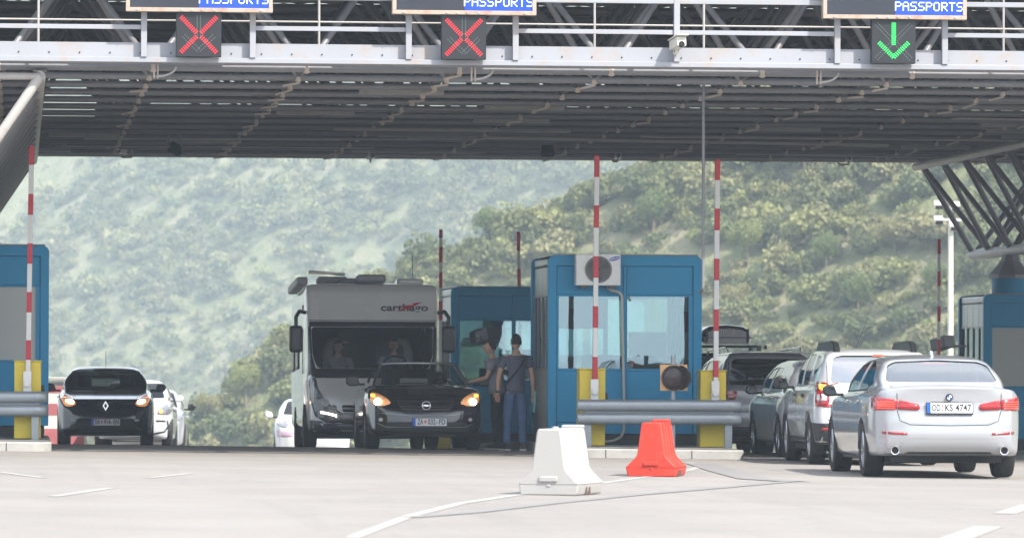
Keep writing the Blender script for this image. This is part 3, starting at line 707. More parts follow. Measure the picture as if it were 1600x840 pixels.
b3 = booth(7.96, 92.7, -.08, 2.34, 2.6, 2.84, 'dark blue booth behind the two standing men')
b4 = booth(17.94, 92.7, -.17, 2.34, 2.6, 2.84, 'navy booth with a grey covered window at the right edge', film=True)
# air conditioner
bx0 = 7.96
def bz(py, px, d): return CAMH-(py-hor(px))/(F/d)
ac = empty('air_conditioner', at(933.5, 75.44, 2.52), label='white outdoor air conditioning unit on the front of the blue booth', cat='air conditioner')
WPL = M('white_enamel', (.78,.77,.75), .4, var=.04, vs=2, dirt=.3, dcol=(.4,.37,.33)); GRILL = M('fan_grey', (.20,.20,.20), .5); GR2 = M('fan_dark', (.06,.06,.065), .5)
mb = MB(); mb.span((-.34,-.13,0), (.34,.10,.475)); mb.build('casing', WPL, ac, bevel=.015)
mb = MB(); mb.lathe([(.205,-.132),(.205,-.142),(.18,-.144),(.18,-.134)], 'Y', (0,0,.24), 32); 
for r_ in (.03,.06,.09,.12,.15): mb.lathe([(r_,-.140),(r_+.004,-.144),(r_+.007,-.140)], 'Y', (0,0,.24), 24)
for k in range(24): a = k*math.pi/12; mb.tube((.03*math.cos(a), -.141, .24+.03*math.sin(a)), (.19*math.cos(a), -.141, .24+.19*math.sin(a)), .0025, 4)
mb.build('fan_grille', GRILL, ac)
mb = MB(); mb.lathe([(0,-.1325),(.195,-.1325),(.195,-.130)], 'Y', (0,0,.24), 32); mb.build('fan_well', M('fan_well_grey', (.14,.14,.14), .6), ac)
mb = MB()
for k in range(3):
    a0 = R(30+120*k); pts = [(.03*math.cos(a0), .24+.03*math.sin(a0))]+[(.17*math.cos(a0+s), .24+.17*math.sin(a0+s)) for s in np.linspace(-.45, .35, 6)]; mb.prism(pts, -.138, -.1345, 'Y')
mb.lathe([(0,-.140),(.04,-.140),(.04,-.134)], 'Y', (0,0,.24), 16); mb.build('fan', GR2, ac)
mb = MB(); mb.prism([(.245+.085*math.cos(a)+.0*math.sin(a), .405+.03*math.sin(a)+.02*math.cos(a)) for a in np.linspace(0, 2*math.pi, 24, endpoint=False)], -.136, -.131, 'Y'); lg = mb.build('logo_oval', M('logo_blue', (.01,.06,.40), .4), ac)
put_text('logo_lettering', 'SAMSUNG', .034, M('logo_white', (.8,.8,.8), .5), lg, (.245, -.138, .405), (R(90), R(-12), 0), .0006)
MB().span((-.26,-.10,-.04), (-.16,.14,-.002)).build('bracket', GR2, ac); MB().span((.16,-.10,-.04), (.26,.14,-.002)).build('bracket', GR2, ac)
# its hose
HOSE = M('beige_hose', (.45,.43,.39), .6)
y = 75.52; pth = [(948,448),(955,453),(968,456),(972,463),(973,520),(976,640),(976,670),(972,682),(960,688),(945,690)]
mb = MB(); mb.path([at(px, y if i < 9 else y-.05, bz(py, px, 75.9)) for i, (px, py) in enumerate(pth)], .022, 8)
tag(mb.build('drain_hose', HOSE, None, smooth=70), 'beige hose running from the air conditioner down the booth front', 'hose')
# barriers
YEL = M('yellow_paint', (.72,.55,.045), .5, var=.07, vs=2, dirt=.4, dcol=(.45,.33,.08)); REDP = M('red_stripe', (.50,.025,.04), .45, var=.08); WHTP = M('white_boom', (.72,.71,.69), .45, var=.04)
def boom_gate(px, Y, zb, top, label, cab_off, lean=0.0, stripes=None, cabinet=True, bw=.036, ox=0, red_lens=.36, first=.36):
    p = at(px, Y, zb); t = empty('barrier_gate', p, 0, label, 'barrier', 'raised striped barrier gates')
    L_ = top-zb-.55
    if cabinet:
        a, b = cab_off
        mb = MB(); mb.span((a, -.02, 0), (b, .36, 1.12)); mb.build('cabinet', YEL, t, bevel=.012)
        mb = MB(); mb.span((a-.01, -.035, 1.12), (b+.01, .37, 1.14)); mb.build('cabinet_lid', YEL, t, bevel=.006)
        mb = MB(); mb.span((b, .1, .68), (b+.05, .2, .78)); mb.build('lock_box', DARK, t, bevel=.01)
        mb = MB(); mb.tube((0,-.16,.80), (0,-.02,.80), .05, 16); mb.span((-.06,-.11,.66), (.06,-.05,.98)); mb.build('boom_clamp', WPL, t, bevel=.008)
    boom = empty('boom_pivot', (0,0,0)) if False else None
    z = .58; segs_ = [(z, z+.22, 1)]
    z = z+.22; mb = None
    bo = MB(); bo.span((-bw, -.105, .58), (bw, -.045, top-zb)); bobj = bo.build('boom', WHTP, t, bevel=.008)
    for (za, zc) in stripes:
        mb = MB(); mb.span((-bw-.002, -.108, za-zb), (bw+.002, -.042, min(zc, top+.004)-zb)); mb.build('red_stripe', REDP, bobj, bevel=.006)
    if lean: bobj.rotation_euler = (0, lean, 0)
    return t
def stripes_from(px, Y, ys): 
    d = W(px, 1); dd = Y/d.y
    return [(bz(b, px, dd), bz(a, px, dd)) for a, b in ys]
YB = 74.05
boom_gate(928.5, YB, .135, bz(243, 929, 74.4), 'raised barrier arm on the yellow cabinet in front of the air conditioner', (-.215,.17), R(.35), stripes_from(929, YB, [(243,277),(321,356),(400,434),(478,512),(557,592)]))
boom_gate(1117, YB, .115, bz(248, 1118, 74.3), 'raised barrier arm on the yellow cabinet at the right end of the guardrail', (-.215,.17), R(.35), stripes_from(1118, YB, [(248,282),(326,360),(404,438),(483,517),(563,589)]))
boom_gate(43.5, YB-.2, .225, bz(228, 48, 73.6), 'raised barrier arm on the yellow cabinet at the left booth', (-.19,.20), R(.6), stripes_from(48, YB-.2, [(228,258),(303,336),(380,412),(456,488),(531,562)]))
boom_gate(688, 91, -.30, bz(359, 688, 91.8), 'far raised barrier arm between the motorhome and the dark blue booth', (-.2,.2), 0, stripes_from(688, 91, [(359,372),(386,410),(425,450),(470,500)]), True, .03)
boom_gate(816, 93.8, -.30, bz(362, 814, 94.5), 'far raised barrier arm leaning slightly above the dark blue booth roof', (-.2,.2), R(-1.2), stripes_from(814, 93.8, [(362,392),(420,447),(470,500)]), True, .03)
boom_gate(1466, 91, -.30, bz(371, 1466, 91), 'far raised barrier arm by the white floodlight mast', (-.2,.2), 0, stripes_from(1466, 91, [(371,397),(424,447),(478,502),(530,560)]), True, .027)
# guardrails
GALV = M('galvanised_steel', (.36,.39,.42), .42, metal=.45, var=.18, vs=3, dirt=.4, dcol=(.25,.26,.27))
def guardrail(pa, pb, Y, zg, posts_, label, ends):
    xa, xb = at(pa, Y, 0).x, at(pb, Y, 0).x; t = empty('guardrail', ((xa+xb)/2, Y, zg), label=label, cat='guardrail', group='steel guardrails on the islands'); w = (xb-xa)/2
    for z0 in (.335, .53):
        # rounded corrugation bent back at its ends
        pts = []; n = 24
        for k in range(n+1):
            x = -w+2*w*k/n; e0 = max(0, (-w+.18)-x)/.18; e1 = max(0, x-(w-.18))/.18; e = (e0 if ends[0] else 0)+(e1 if ends[1] else 0)
            pts.append((x, .10*e*e))
        prof = [(-.0,0),(-.035,.02),(-.05,.05),(-.05,.12),(-.035,.15),(0,.17),(.012,.17),(.012,0)]
        vs_ = []; fs_ = []; m = len(prof)
        for x, yb in pts: vs_ += [(x, yb+q[0], z0+q[1]) for q in prof]
        for i in range(n):
            for j in range(m): fs_.append((i*m+j, (i+1)*m+j, (i+1)*m+(j+1) % m, i*m+(j+1) % m))
        fs_ += [tuple(range(m)), tuple(range(n*m+m-1, n*m-1, -1))]
        mb = MB(); mb.add(vs_, fs_); mb.build('rail', GALV, t, smooth=50)
    mb = MB(); mb.span((-w+.12, .04, .49), (w-.12, .055, .55)); mb.build('web', GALV, t)
    for px in posts_:
        x = at(px, Y, 0).x-(xa+xb)/2; mb = MB(); mb.span((x-.055, .06, -.02), (x+.055, .16, .66)); mb.build('post', GALV, t, bevel=.006)
    for px in posts_:
        x = at(px, Y, 0).x-(xa+xb)/2
        for z0 in (.42, .615): MB().lathe([(0,-.062),(.016,-.058),(.016,-.04)], 'Y', (x, 0, z0), 8).build('bolt', GALV, t)
guardrail(903, 1160, 73.7, .118, (920, 1051, 1140), 'long grey guardrail in front of the blue booth with the air conditioner', (0,1))
guardrail(-60, 76, 73.6, .215, (-20, 56), 'grey guardrail in front of the left booth', (0,1))
# single traffic light on orange board
tl = empty('traffic_light', at(1052.5, 74.0, .12), label='single round traffic light on a square orange board behind the guardrail', cat='traffic light')
ORG = M('faded_orange_board', (.88,.50,.22), .6, var=.08, vs=3)
mb = MB(); mb.span((-.03,-.03,0), (.03,.03,.64)); mb.tube((-.0,.02,.5), (-.0,.02,1.35), .035, 12); mb.build('post', GALV, tl, smooth=50)
mb = MB(); mb.span((-.20,-.05,.83), (.205,-.03,1.215)); mb.build('board', ORG, tl, bevel=.004)
mb = MB(); mb.lathe([(.18,-.052),(.19,-.09),(.165,-.10),(.165,-.06),(0,-.06)], 'Y', (0,0,1.02), 28); mb.build('lamp_body', M('lamp_housing', (.05,.035,.03), .55), tl, smooth=40)
mb = MB(); vs_ = []; fs_ = []
for k in range(17):
    a = R(-70+k*140/16) ; 
    for (r_, yy) in ((.185,-.06), (.195,-.30+.12*abs(k-8)/8)): vs_.append((r_*math.cos(a)+(.04 if yy < -.1 else 0), yy, 1.02+r_*math.sin(a)))
fs_ = [(2*i, 2*i+1, 2*i+3, 2*i+2) for i in range(16)]
mb.add(vs_, fs_); vz = mb.build('visor', MC['lamp_housing'], tl, smooth=60); sm = vz.modifiers.new('t', 'SOLIDIFY'); sm.thickness = .006
mb = MB(); mb.lathe([(0,-.085),(.08,-.08),(.13,-.07),(.16,-.061)], 'Y', (0,0,1.02), 24); mb.build('lens', M('unlit_brown_lens', (.045,.022,.02), .25), tl, smooth=60)
# plastic barriers
def plastic(name, px, py, rot, mat, label, pins, s=1.0, dark_lip=False):
    p = GP(px, py); t = empty(name, p, rot, label, 'plastic barrier', 'water filled plastic barriers')
    L_ = .95*s
    def shell(prof_f):
        mb = MB(); n = 20; vs_ = []; fs_ = []
        ys_ = np.linspace(0, L_, n+1)
        m = len(prof_f(0))
        for i, y in enumerate(ys_):
            for (x, z) in prof_f(y/L_): vs_.append((x, y, z))
        for i in range(n):
            for j in range(m): fs_.append((i*m+j, i*m+(j+1) % m, (i+1)*m+(j+1) % m, (i+1)*m+j))
        fs_ += [tuple(range(m-1, -1, -1)), tuple(range(n*m, n*m+m))]; mb.add(vs_, fs_); return mb
    def prof(t_):
        # ribs: four shallow flutes in the neck along the long side
        ph = (t_*4) % 1; fl = .022 if (.30 < ph < .80 and .06 < t_ < .96) else 0
        half = [(.275,0),(.285,.03),(.30,.11),(.27,.14),(.185-fl*.3,.225),(.165-fl,.26),(.118-fl,.60),(.105,.635)]
        return [(x*s, z*s) for x, z in half]+[(-x*s, z*s) for x, z in reversed(half)]
    mb = shell(prof); b_ = mb.build('body', mat, t, bevel=.012*s)
    mb = MB(); mb.span((-.10*s, L_-.10, .632*s), (.10*s, L_+.05, .665*s)); mb.build('coupling_lug', mat, t, bevel=.01)
    mb = MB(); mb.lathe([(.035,.0),(.035,.02),(.0,.024)], 'Z', (0, .25*s, .634*s), 14); mb.build('filler_cap', mat, t)
    mb = MB(); mb.span((-.303*s, -.004, .108*s), (.303*s, L_+.004, .114*s)); mb.build('mould_seam', mat, t)
    mb = MB(); mb.span((-.09*s, -.02, .13*s), (.09*s, .04, .18*s)); mb.span((-.02*s,-.008,.08*s), (.02*s,.03,.105*s)); mb.build('front_step', mat, t, bevel=.008)
    for y in (.30, .42): MB().span((.25*s, y*s, .0), (.297*s, (y+.05)*s, .075*s)).build('drain_slot', M('drain_shadow', (.12,.08,.07), .7), t)
    return t
WPLA = M('white_polythene', (.39,.38,.365), .5, var=.03, vs=2, bump=.08, bs=8, dirt=.8, dcol=(.38,.35,.30), spec=.4); RPLA = M('red_orange_polythene', (.50,.040,.022), .5, var=.05, vs=2, bump=.08, bs=8, dirt=.7, dcol=(.42,.13,.10), spec=.35)
plastic('plastic_barrier', 858, 773, R(-21), WPLA, 'white plastic barrier block standing on the road', 1, 1.03)
plastic('plastic_barrier', 1018, 744, R(-15), RPLA, 'orange-red plastic barrier block on the road by the kerb', 1, 1.0)
# striped wall at the left behind the booth
sw = empty('striped_barrier', on_ground(W(112, 104.5)), R(0), 'red and white striped concrete barrier beside the left booth', 'barrier')
PNK = M('faded_red_paint', (.40,.12,.13), .7, var=.12, vs=3, dirt=.4, dcol=(.5,.35,.33)); PWH = M('faded_white_paint', (.62,.60,.57), .7, var=.1, vs=3)
mb = MB(); mb.prism([(-2.2,-.2),(.36,-.2),(.22,1.2),(.2,1.36),(-2.2,1.38)], 0, .35, 'Y'); mb.build('wall', PWH, sw, bevel=.02)
mb = MB()
for za, zb_ in ((-.19,.40),(.68,.92),(1.14,1.28)): mb.span((-2.1, -.006, za), (.32-.11*zb_, .0, zb_))
mb.build('red_bands', PNK, sw)
mb = MB(); mb.span((-2.2,-.08,1.385), (.3,.45,1.47)); mb.build('coping', CONC, sw, bevel=.02)
# mast with floodlights
ms = empty('floodlight_mast', on_ground(at(1485.5, 112, 0)), label='white floodlight mast with four lamp heads near the V-shaped truss', cat='light mast')
zt = bz(345, 1485, 113.6)-ms.location.z
mb = MB(); mb.tube((0,0,0), (0,0,zt), .075, 8, .06); mb.build('pole', CREAM, ms)
mb = MB(); mb.span((-.3,-.05,zt), (.3,.05,zt+.05)); mb.tube((0,0,zt), (0,0,zt+.35), .03); mb.build('crossarm', WPL, ms)
for dx, dz in ((-.30,-.02), (.05,-.16), (-.30,.32), (.08,.30)):
    mb = MB(); mb.box((dx,-.12,zt+dz+.05), (.20,.18,.10), rot=Matrix.Rotation(R(35), 3, 'X')); h_ = mb.build('lamp_head', WPL, ms, bevel=.02)
    mb = MB(); mb.box((dx,-.22,zt+dz-.03), (.17,.012,.09), rot=Matrix.Rotation(R(35), 3, 'X')); mb.build('lens', GR2, h_)
# document cameras on arms by the rear booths
def reader(px, py, Y, arm_px, label):
    d = Y/W(px, 1).y; p = at(px, Y, bz(py, px, d)); t = empty('booth_camera', p, R(0), label, 'camera', 'grey camera boxes on arms by the rear booths')
    mb = MB(); mb.box((0,0,0), (.26,.42,.22), rot=Matrix.Rotation(R(28), 3, 'Z') @ Matrix.Rotation(R(-12), 3, 'X')); mb.build('housing', GRILL if px > 1000 else DARK, t, bevel=.015)
    mb = MB(); ex = at(arm_px, Y, 0).x-p.x; mb.tube((0,0,-.05), (ex,.0,-.05), .022, 8); mb.tube((ex*.45,0,-.09), (ex*.45,0,0), .04, 8); mb.build('arm', STEEL, t, smooth=60)
reader(1473, 536, 92.95, 1510, 'grey camera box on an arm left of the navy booth'); reader(762, 524, 92.0, 735, 'dark camera box on an arm above the standing men')
# ---------------------------------------------------------------- cars: bodies wrapped from side, front and plan outlines; windows cut through a shell
class SDF2:
    def __init__(s, poly, pad=.6, res=.012, blur=2):
        P = np.array(poly, float); s.lo = P.min(0)-pad; hi = P.max(0)+pad; s.res = res
        n = np.ceil((hi-s.lo)/res).astype(int)+1
        gx_ = s.lo[0]+np.arange(n[0])*res; gy_ = s.lo[1]+np.arange(n[1])*res; A, B = np.meshgrid(gx_, gy_, indexing='ij')
        d = np.full(A.shape, 1e9); ins = np.zeros(A.shape, bool)
        for i in range(len(P)):
            a, b = P[i], P[(i+1) % len(P)]; e = b-a; t = np.clip(((A-a[0])*e[0]+(B-a[1])*e[1])/(e@e+1e-12), 0, 1)
            d = np.minimum(d, np.hypot(A-a[0]-t*e[0], B-a[1]-t*e[1]))
            if a[1] != b[1]:
                c = ((a[1] > B) != (b[1] > B)) & (A < (b[0]-a[0])*(B-a[1])/(b[1]-a[1])+a[0]); ins ^= c
        s.g = np.where(ins, -d, d)
        for _ in range(blur):
            g = np.pad(s.g, 1, 'edge'); s.g = (g[:-2,1:-1]+g[2:,1:-1]+g[1:-1,:-2]+g[1:-1,2:]+2*g[1:-1,1:-1])/6
    def __call__(s, x, y):
        u = np.clip((x-s.lo[0])/s.res, 0, s.g.shape[0]-1.001); v = np.clip((y-s.lo[1])/s.res, 0, s.g.shape[1]-1.001)
        i = u.astype(int); j = v.astype(int); fu = u-i; fv = v-j; g = s.g
        return (g[i,j]*(1-fu)+g[i+1,j]*fu)*(1-fv)+(g[i,j+1]*(1-fu)+g[i+1,j+1]*fu)*fv
def smax(a, b, k): h = np.clip(.5+.5*(a-b)/k, 0, 1); return b*(1-h)+a*h+k*h*(1-h)
def smin(a, b, k): return -smax(-a, -b, k)
def sym(half): return list(half)+[(-x, z) for x, z in reversed(half) if x > 1e-6]
def planpoly(pts):  # pts (y, x) front to back, right side
    return [(x, y) for y, x in pts]+[(-x, y) for y, x in reversed(pts)]
def wrap_surface(f, L, Wd, H, zc=.55, step=.045, off=0.0, core=.27, zlo=.12):
    X, Y, Zt = Wd/2, L/2, H; z0 = zlo; nx_, ny_, nz_ = int(Wd/step), int(L/step), int((Zt-z0)/step)
    idx = {}; V = []; Fs = []
    def vid(i, j, k):
        key = (i, j, k)
        if key not in idx: idx[key] = len(V); V.append((-X+2*X*i/nx_, -Y+2*Y*j/ny_, z0+(Zt-z0)*k/nz_))
        return idx[key]
    for j in range(ny_):
        for k in range(nz_):
            Fs.append((vid(0,j,k), vid(0,j,k+1), vid(0,j+1,k+1), vid(0,j+1,k))); Fs.append((vid(nx_,j,k), vid(nx_,j+1,k), vid(nx_,j+1,k+1), vid(nx_,j,k+1)))
    for i in range(nx_):
        for k in range(nz_):
            Fs.append((vid(i,0,k), vid(i+1,0,k), vid(i+1,0,k+1), vid(i,0,k+1))); Fs.append((vid(i,ny_,k), vid(i,ny_,k+1), vid(i+1,ny_,k+1), vid(i+1,ny_,k)))
        for j in range(ny_):
            Fs.append((vid(i,j,0), vid(i,j+1,0), vid(i+1,j+1,0), vid(i+1,j,0))); Fs.append((vid(i,j,nz_), vid(i+1,j,nz_), vid(i+1,j+1,nz_), vid(i,j+1,nz_)))
    V = np.array(V); c = np.zeros_like(V); c[:,1] = V[:,1]*core*2; c[:,2] = zc
    c[:,0] = V[:,0]*.35
    dr = V-c; lo = np.zeros(len(V)); hi = np.full(len(V), 1.35)
    for _ in range(22):
        m = (lo+hi)/2; p = c+dr*m[:,None]; ins = f(p[:,0], p[:,1], p[:,2])+off < 0
        lo = np.where(ins, m, lo); hi = np.where(ins, hi, m)
    return c+dr*((lo+hi)/2)[:,None], np.array(Fs)
AX = {'front': (0,1,0), 'rear': (0,-1,0), 'right': (1,0,0), 'left': (-1,0,0), 'top': (0,0,1)}
def place(c, px, d, end, head, zoff=0, scale=1.0):
    """put the middle of a car's front or rear at a photograph column and distance; head = degrees left of the view axis"""
    p = W(px, d); a = -TH+R(head); u = Vector((-math.sin(a), math.cos(a), 0)); L = c.sp['L']/2*scale
    q = p+u*L; c.t.scale = (scale,)*3
    # follow the road's slope along the car
    w = c.sp['axles'][0]*scale; f_, r_ = q+u*w, q-u*w; zf, zr = float(G(f_.x, f_.y)), float(G(r_.x, r_.y))
    pitch = math.atan2(zf-zr, 2*w); q.z = (zf+zr)/2+zoff
    if end == 'front': c.t.rotation_euler = (-pitch, 0, a+math.pi)
    else: c.t.rotation_euler = (pitch, 0, a)
    c.t.location = q
class Car:
    def __init__(s, name, label, cat, spec, paint, loc, rz, group=None, step=.045):
        s.sp = spec; s.t = empty(name, loc, rz, label, cat, group); s.paint = paint
        L, Wd, H = spec['L'], spec['W'], spec['H']
        SL, SG = SDF2(spec['sideL']), SDF2(spec['sideG']) if spec.get('sideG') else None
        CL = SDF2(sym(spec['secL'])); CG = SDF2(sym(spec['secG'])) if SG else None
        PL = SDF2(planpoly(spec['planL'])); PG = SDF2(planpoly(spec['planG'])) if SG else None
        kL, kG, kj = spec.get('kL', .07), spec.get('kG', .09), spec.get('kj', .03)
        def f(x, y, z):
            a = smax(smax(SL(y, z), CL(x, z), kL), PL(x, y), kL)
            if SG is None: return a
            g = smax(smax(SG(y, z), CG(x, z), kG), PG(x, y), kG); return smin(a, g, kj)
        s.f = f
        v, q = wrap_surface(f, L+.1, Wd+.1, H+.1, step=step, zc=spec.get('zc', .55))
        me0 = np_mesh('outer', v, q); s.bvh = BVHTree.FromPolygons([tuple(x) for x in v], [tuple(int(i) for i in x) for x in q])
        v2, _ = wrap_surface(f, L+.1, Wd+.1, H+.1, off=.04, step=step, zc=spec.get('zc', .55))
        n = len(v); co = np.concatenate([v, v2]); qq = np.concatenate([q, q[:, ::-1]+n])
        me = np_mesh('body', co, qq); bpy.data.meshes.remove(me0)
        me.materials.append(paint)
        s.cut = MB(); r = spec['wr']
        for wy in spec['axles']:
            for sx in (-1, 1): 
                pts = [(wy+(r+.045)*math.cos(a), spec['wr']-.0+(r+.045)*math.sin(a)) for a in np.linspace(0, 2*math.pi, 28, endpoint=False)]
                s.cut.prism(pts, sx*(Wd/2-.26), sx*(Wd/2+.2), 'X')
        s.me = me; s.lights = []
        s.wheels()
    def poly3(s, poly, view, off): # clipped grid of the 2D outline, dropped onto the body
        bm = bmesh.new(); vs_ = [bm.verts.new((a, b, 0)) for a, b in poly]; bm.faces.new(vs_)
        A = np.array(poly); g = .05
        for ax in (0, 1):
            for c in np.arange(math.floor(A[:,ax].min()/g)*g+g, A[:,ax].max(), g):
                no = [0,0,0]; no[ax] = 1; co = [0,0,0]; co[ax] = float(c)
                bmesh.ops.bisect_plane(bm, geom=bm.verts[:]+bm.edges[:]+bm.faces[:], plane_co=co, plane_no=no)
        d = Vector(AX[view]); bad = 0
        for v in bm.verts:
            a, b = v.co.x, v.co.y
            o_ = Vector((a, 0, b))+d*5 if view in ('front', 'rear') else (Vector((0, a, b))+d*5 if view in ('left', 'right') else Vector((a, b, 5)))
            h = s.bvh.ray_cast(o_, -d)
            if h[0] is None: h = s.bvh.find_nearest(o_-d*4.1)
            v.co = h[0]+h[1]*off if h[1].dot(d) > 0 else h[0]+d*off
        return bm
    def patch(s, name, poly, view, mat, off=.004, parent=None, mirror=False, thick=.003):
        polys = [poly]+([[(-a, b) for a, b in poly]] if (mirror and view in ('front', 'rear', 'top')) else [])
        out = []
        views = [view]+(['left' if view == 'right' else 'right'] if (mirror and view in ('left', 'right')) else [])
        for p in polys:
            for w in views:
                bm = s.poly3(p, w, off); me = bpy.data.meshes.new(name); bmesh.ops.recalc_face_normals(bm, faces=bm.faces)
                d = Vector(AX[w]); 
                if sum((f_.normal.dot(d)*f_.calc_area() for f_ in bm.faces)) < 0: bmesh.ops.reverse_faces(bm, faces=bm.faces)
                bm.to_mesh(me); bm.free(); me.materials.append(mat); o = link(name, me, parent or s.t); shade(me, 50)
                if thick: m = o.modifiers.new('t', 'SOLIDIFY'); m.thickness = thick+max(off, 0); m.offset = -1
                out.append(o)
        return out
    def window(s, name, poly, view, mat, mirror=False, frame=None, depth=1.0, sill=None):
        # opening through the shell
        P = poly; polys = [P]+([[(-a, b) for a, b in P]] if (mirror and view in ('front', 'rear')) else [])
        L, Wd = s.sp['L'], s.sp['W']
        for p in polys:
            if view == 'front': s.cut.prism(p, s.sp.get('yc', .0), L, 'Y')
            elif view == 'rear': s.cut.prism(p, -L, s.sp.get('yc', 0.0)-.25, 'Y')
            else:
                for sx in ((1, -1) if mirror else ((1,) if view == 'right' else (-1,))): s.cut.prism(p, sx*.3, sx*1.5, 'X')
        big = grow(P, .022)
        s.patch(name+'_surround', [*big], view, MC.get('window_trim') or M('window_trim', (.02,.02,.022), .3), -.0, mirror=mirror, thick=0) if False else None
        return s.patch(name, grow(P, .004), view, mat, -.010, mirror=mirror, thick=0)
    def stroke(s, name, pts, w, view, mat, off=.0015, mirror=False, parent=None):
        L_, R_ = [], []
        for i, p in enumerate(pts):
            a, b = Vector(pts[max(i-1, 0)]), Vector(pts[min(i+1, len(pts)-1)]); t = (b-a).normalized(); n = Vector((-t.y, t.x))*w/2
            L_.append((p[0]+n.x, p[1]+n.y)); R_.append((p[0]-n.x, p[1]-n.y))
        return s.patch(name, L_+R_[::-1], view, mat, off, parent, mirror, thick=0)
    def wheels(s):
        sp = s.sp; r = sp['wr']; tw = sp.get('tw', .215); rim = sp.get('rim', MC['alloy'])
        for wy in sp['axles']:
            for sx in (-1, 1):
                w = empty('wheel', (sx*(sp['W']/2-tw/2-.025), wy, r)); w.parent = s.t
                h = tw/2; mb = MB(); mb.lathe([(r*.66,-h*.9),(r*.80,-h),(r*.95,-h*.9),(r,-h*.65),(r*1.0,h*.65),(r*.95,h*.9),(r*.80,h),(r*.66,h*.9)], 'X', (0,0,0), 36); mb.build('tyre', MC['tyre'], w, smooth=45)
                mb = MB(); e = sx*h*.85
                mb.lathe([(r*.68,e),(r*.655,e*.95),(r*.62,e*.3),(r*.60,-e*.8)], 'X', (0,0,0), 36)
                ns = sp.get('spokes', 5)
                for k in range(ns):
                    a = 2*math.pi*k/ns; 
                    for da in ((-.13, .13) if ns <= 5 else (0,)):
                        u = Vector((0, math.cos(a+da), math.sin(a+da))); u2 = Vector((0, math.cos(a+da*1.3), math.sin(a+da*1.3)))
                        mb.tube(Vector((e*.75,0,0))+u*r*.10, Vector((e*.86,0,0))+u2*r*.64, .024, 6, .018)
                mb.lathe([(0,e*.86),(r*.17,e*.80),(r*.2,e*.6)], 'X', (0,0,0), 18); mb.build('rim', rim, w, smooth=35)
                mb = MB(); mb.lathe([(0,e*.12),(r*.48,e*.12),(r*.48,0)], 'X', (0,0,0), 24); mb.build('brake_disc', MC['brake'], w)
    def finish(s):
        """cut the openings, add the inside"""
        sp = s.sp; cutme = s.cut.mesh('cut'); co = bpy.data.objects.new('cut', cutme); C.objects.link(co)
        o = bpy.data.objects.new('body', s.me); C.objects.link(o)
        m = o.modifiers.new('b', 'BOOLEAN'); m.operation = 'DIFFERENCE'; m.solver = 'EXACT'; m.object = co; m.use_self = True
        bpy.context.view_layer.update()
        nm = bpy.data.meshes.new_from_object(o.evaluated_get(bpy.context.evaluated_depsgraph_get()))
        ok = len(nm.polygons) > 1000
        if not ok: print('BOOL FAIL', s.t.name, len(nm.polygons), flush=True)
        o.modifiers.clear()
        if ok: o.data = nm
        o.parent = s.t; nm.name = 'body'; shade(o.data, 38); o.data.materials.clear(); o.data.materials.append(s.paint)
        bpy.data.objects.remove(co); s.body = o
        L, Wd, H = sp['L'], sp['W'], sp['H']
        mb = MB(); mb.span((-Wd/2+.27, -L/2+.35, .19), (Wd/2-.27, L/2-.35, .42)); mb.span((-Wd/2+.12, sp['axles'][1]+.45, .2), (Wd/2-.12, sp['axles'][0]-.45, .40)); mb.build('chassis', MC['under'], s.t)
        for wy in sp['axles']:
            n = 14; r = sp['wr']+.05
            for sx in (-1, 1):
                mb = MB(); vs_ = []
                for k in range(n+1):
                    a = math.pi*k/n; 
                    for x in (sx*(Wd/2-.30), sx*(Wd/2-.03)): vs_.append((x, wy+r*math.cos(a), sp['wr']+r*math.sin(a)))
                mb.add(vs_, [(2*i, 2*i+1, 2*i+3, 2*i+2) for i in range(n)])
                mb.prism([(wy+r*math.cos(a), sp['wr']-.1+r*math.sin(a)) for a in np.linspace(0, math.pi, 12)], sx*(Wd/2-.31), sx*(Wd/2-.30), 'X')
                mb.build('wheel_arch_liner', MC['under'], s.t)
        s.interior()
    def interior(s):
        sp = s.sp; yc = sp.get('yc', 0.0); dr = sp.get('dark_in', MC['inside'])
        for sx in (-1, 1):
            for y in (sp.get('seat_y', .15), sp.get('seat_y', .15)-.85):
                mb = MB(); h = sp.get('seat_h', 1.05)
                mb.prism([(sx*.37-.24,.45),(sx*.37+.24,.45),(sx*.37+.22,h-.05),(sx*.37+.15,h),(sx*.37-.15,h),(sx*.37-.22,h-.05)], y-.08, y+.05, 'Y')
                mb.span((sx*.37-.12, y-.06, h+.03), (sx*.37+.12, y+.03, h+.22)); mb.tube((sx*.37-.05, y, h-.05), (sx*.37-.05, y, h+.08), .008, 6); mb.tube((sx*.37+.05, y, h-.05), (sx*.37+.05, y, h+.08), .008, 6)
                mb.span((sx*.37-.24, y, .42), (sx*.37+.24, y+.5, .56)); mb.build('seat', dr, s.t, bevel=.03)
        mb = MB(); dy = sp.get('dash_y', .85); mb.span((-sp['W']/2+.16, dy, .55), (sp['W']/2-.16, dy+.45, sp.get('dash_z', .93))); mb.build('dashboard', dr, s.t, bevel=.05)
        mb = MB(); c = Vector((-.37, dy-.12, sp.get('dash_z', .93)-.04)); pts = [c+Vector((.18*math.cos(a), .07*math.sin(a), .18*math.sin(a))) for a in np.linspace(0, 2*math.pi, 21)]; mb.path(pts, .015, 6); mb.tube(c, c+Vector((0,.15,-.1)), .03); mb.build('steering_wheel', MC['under'], s.t, smooth=60)
        mb = MB(); z = sp.get('mir_z', H_mir(sp)); mb.box((0, sp.get('mir_y', .55), z), (.24,.03,.065)); mb.build('rear_view_mirror', MC['under'], s.t, bevel=.01)
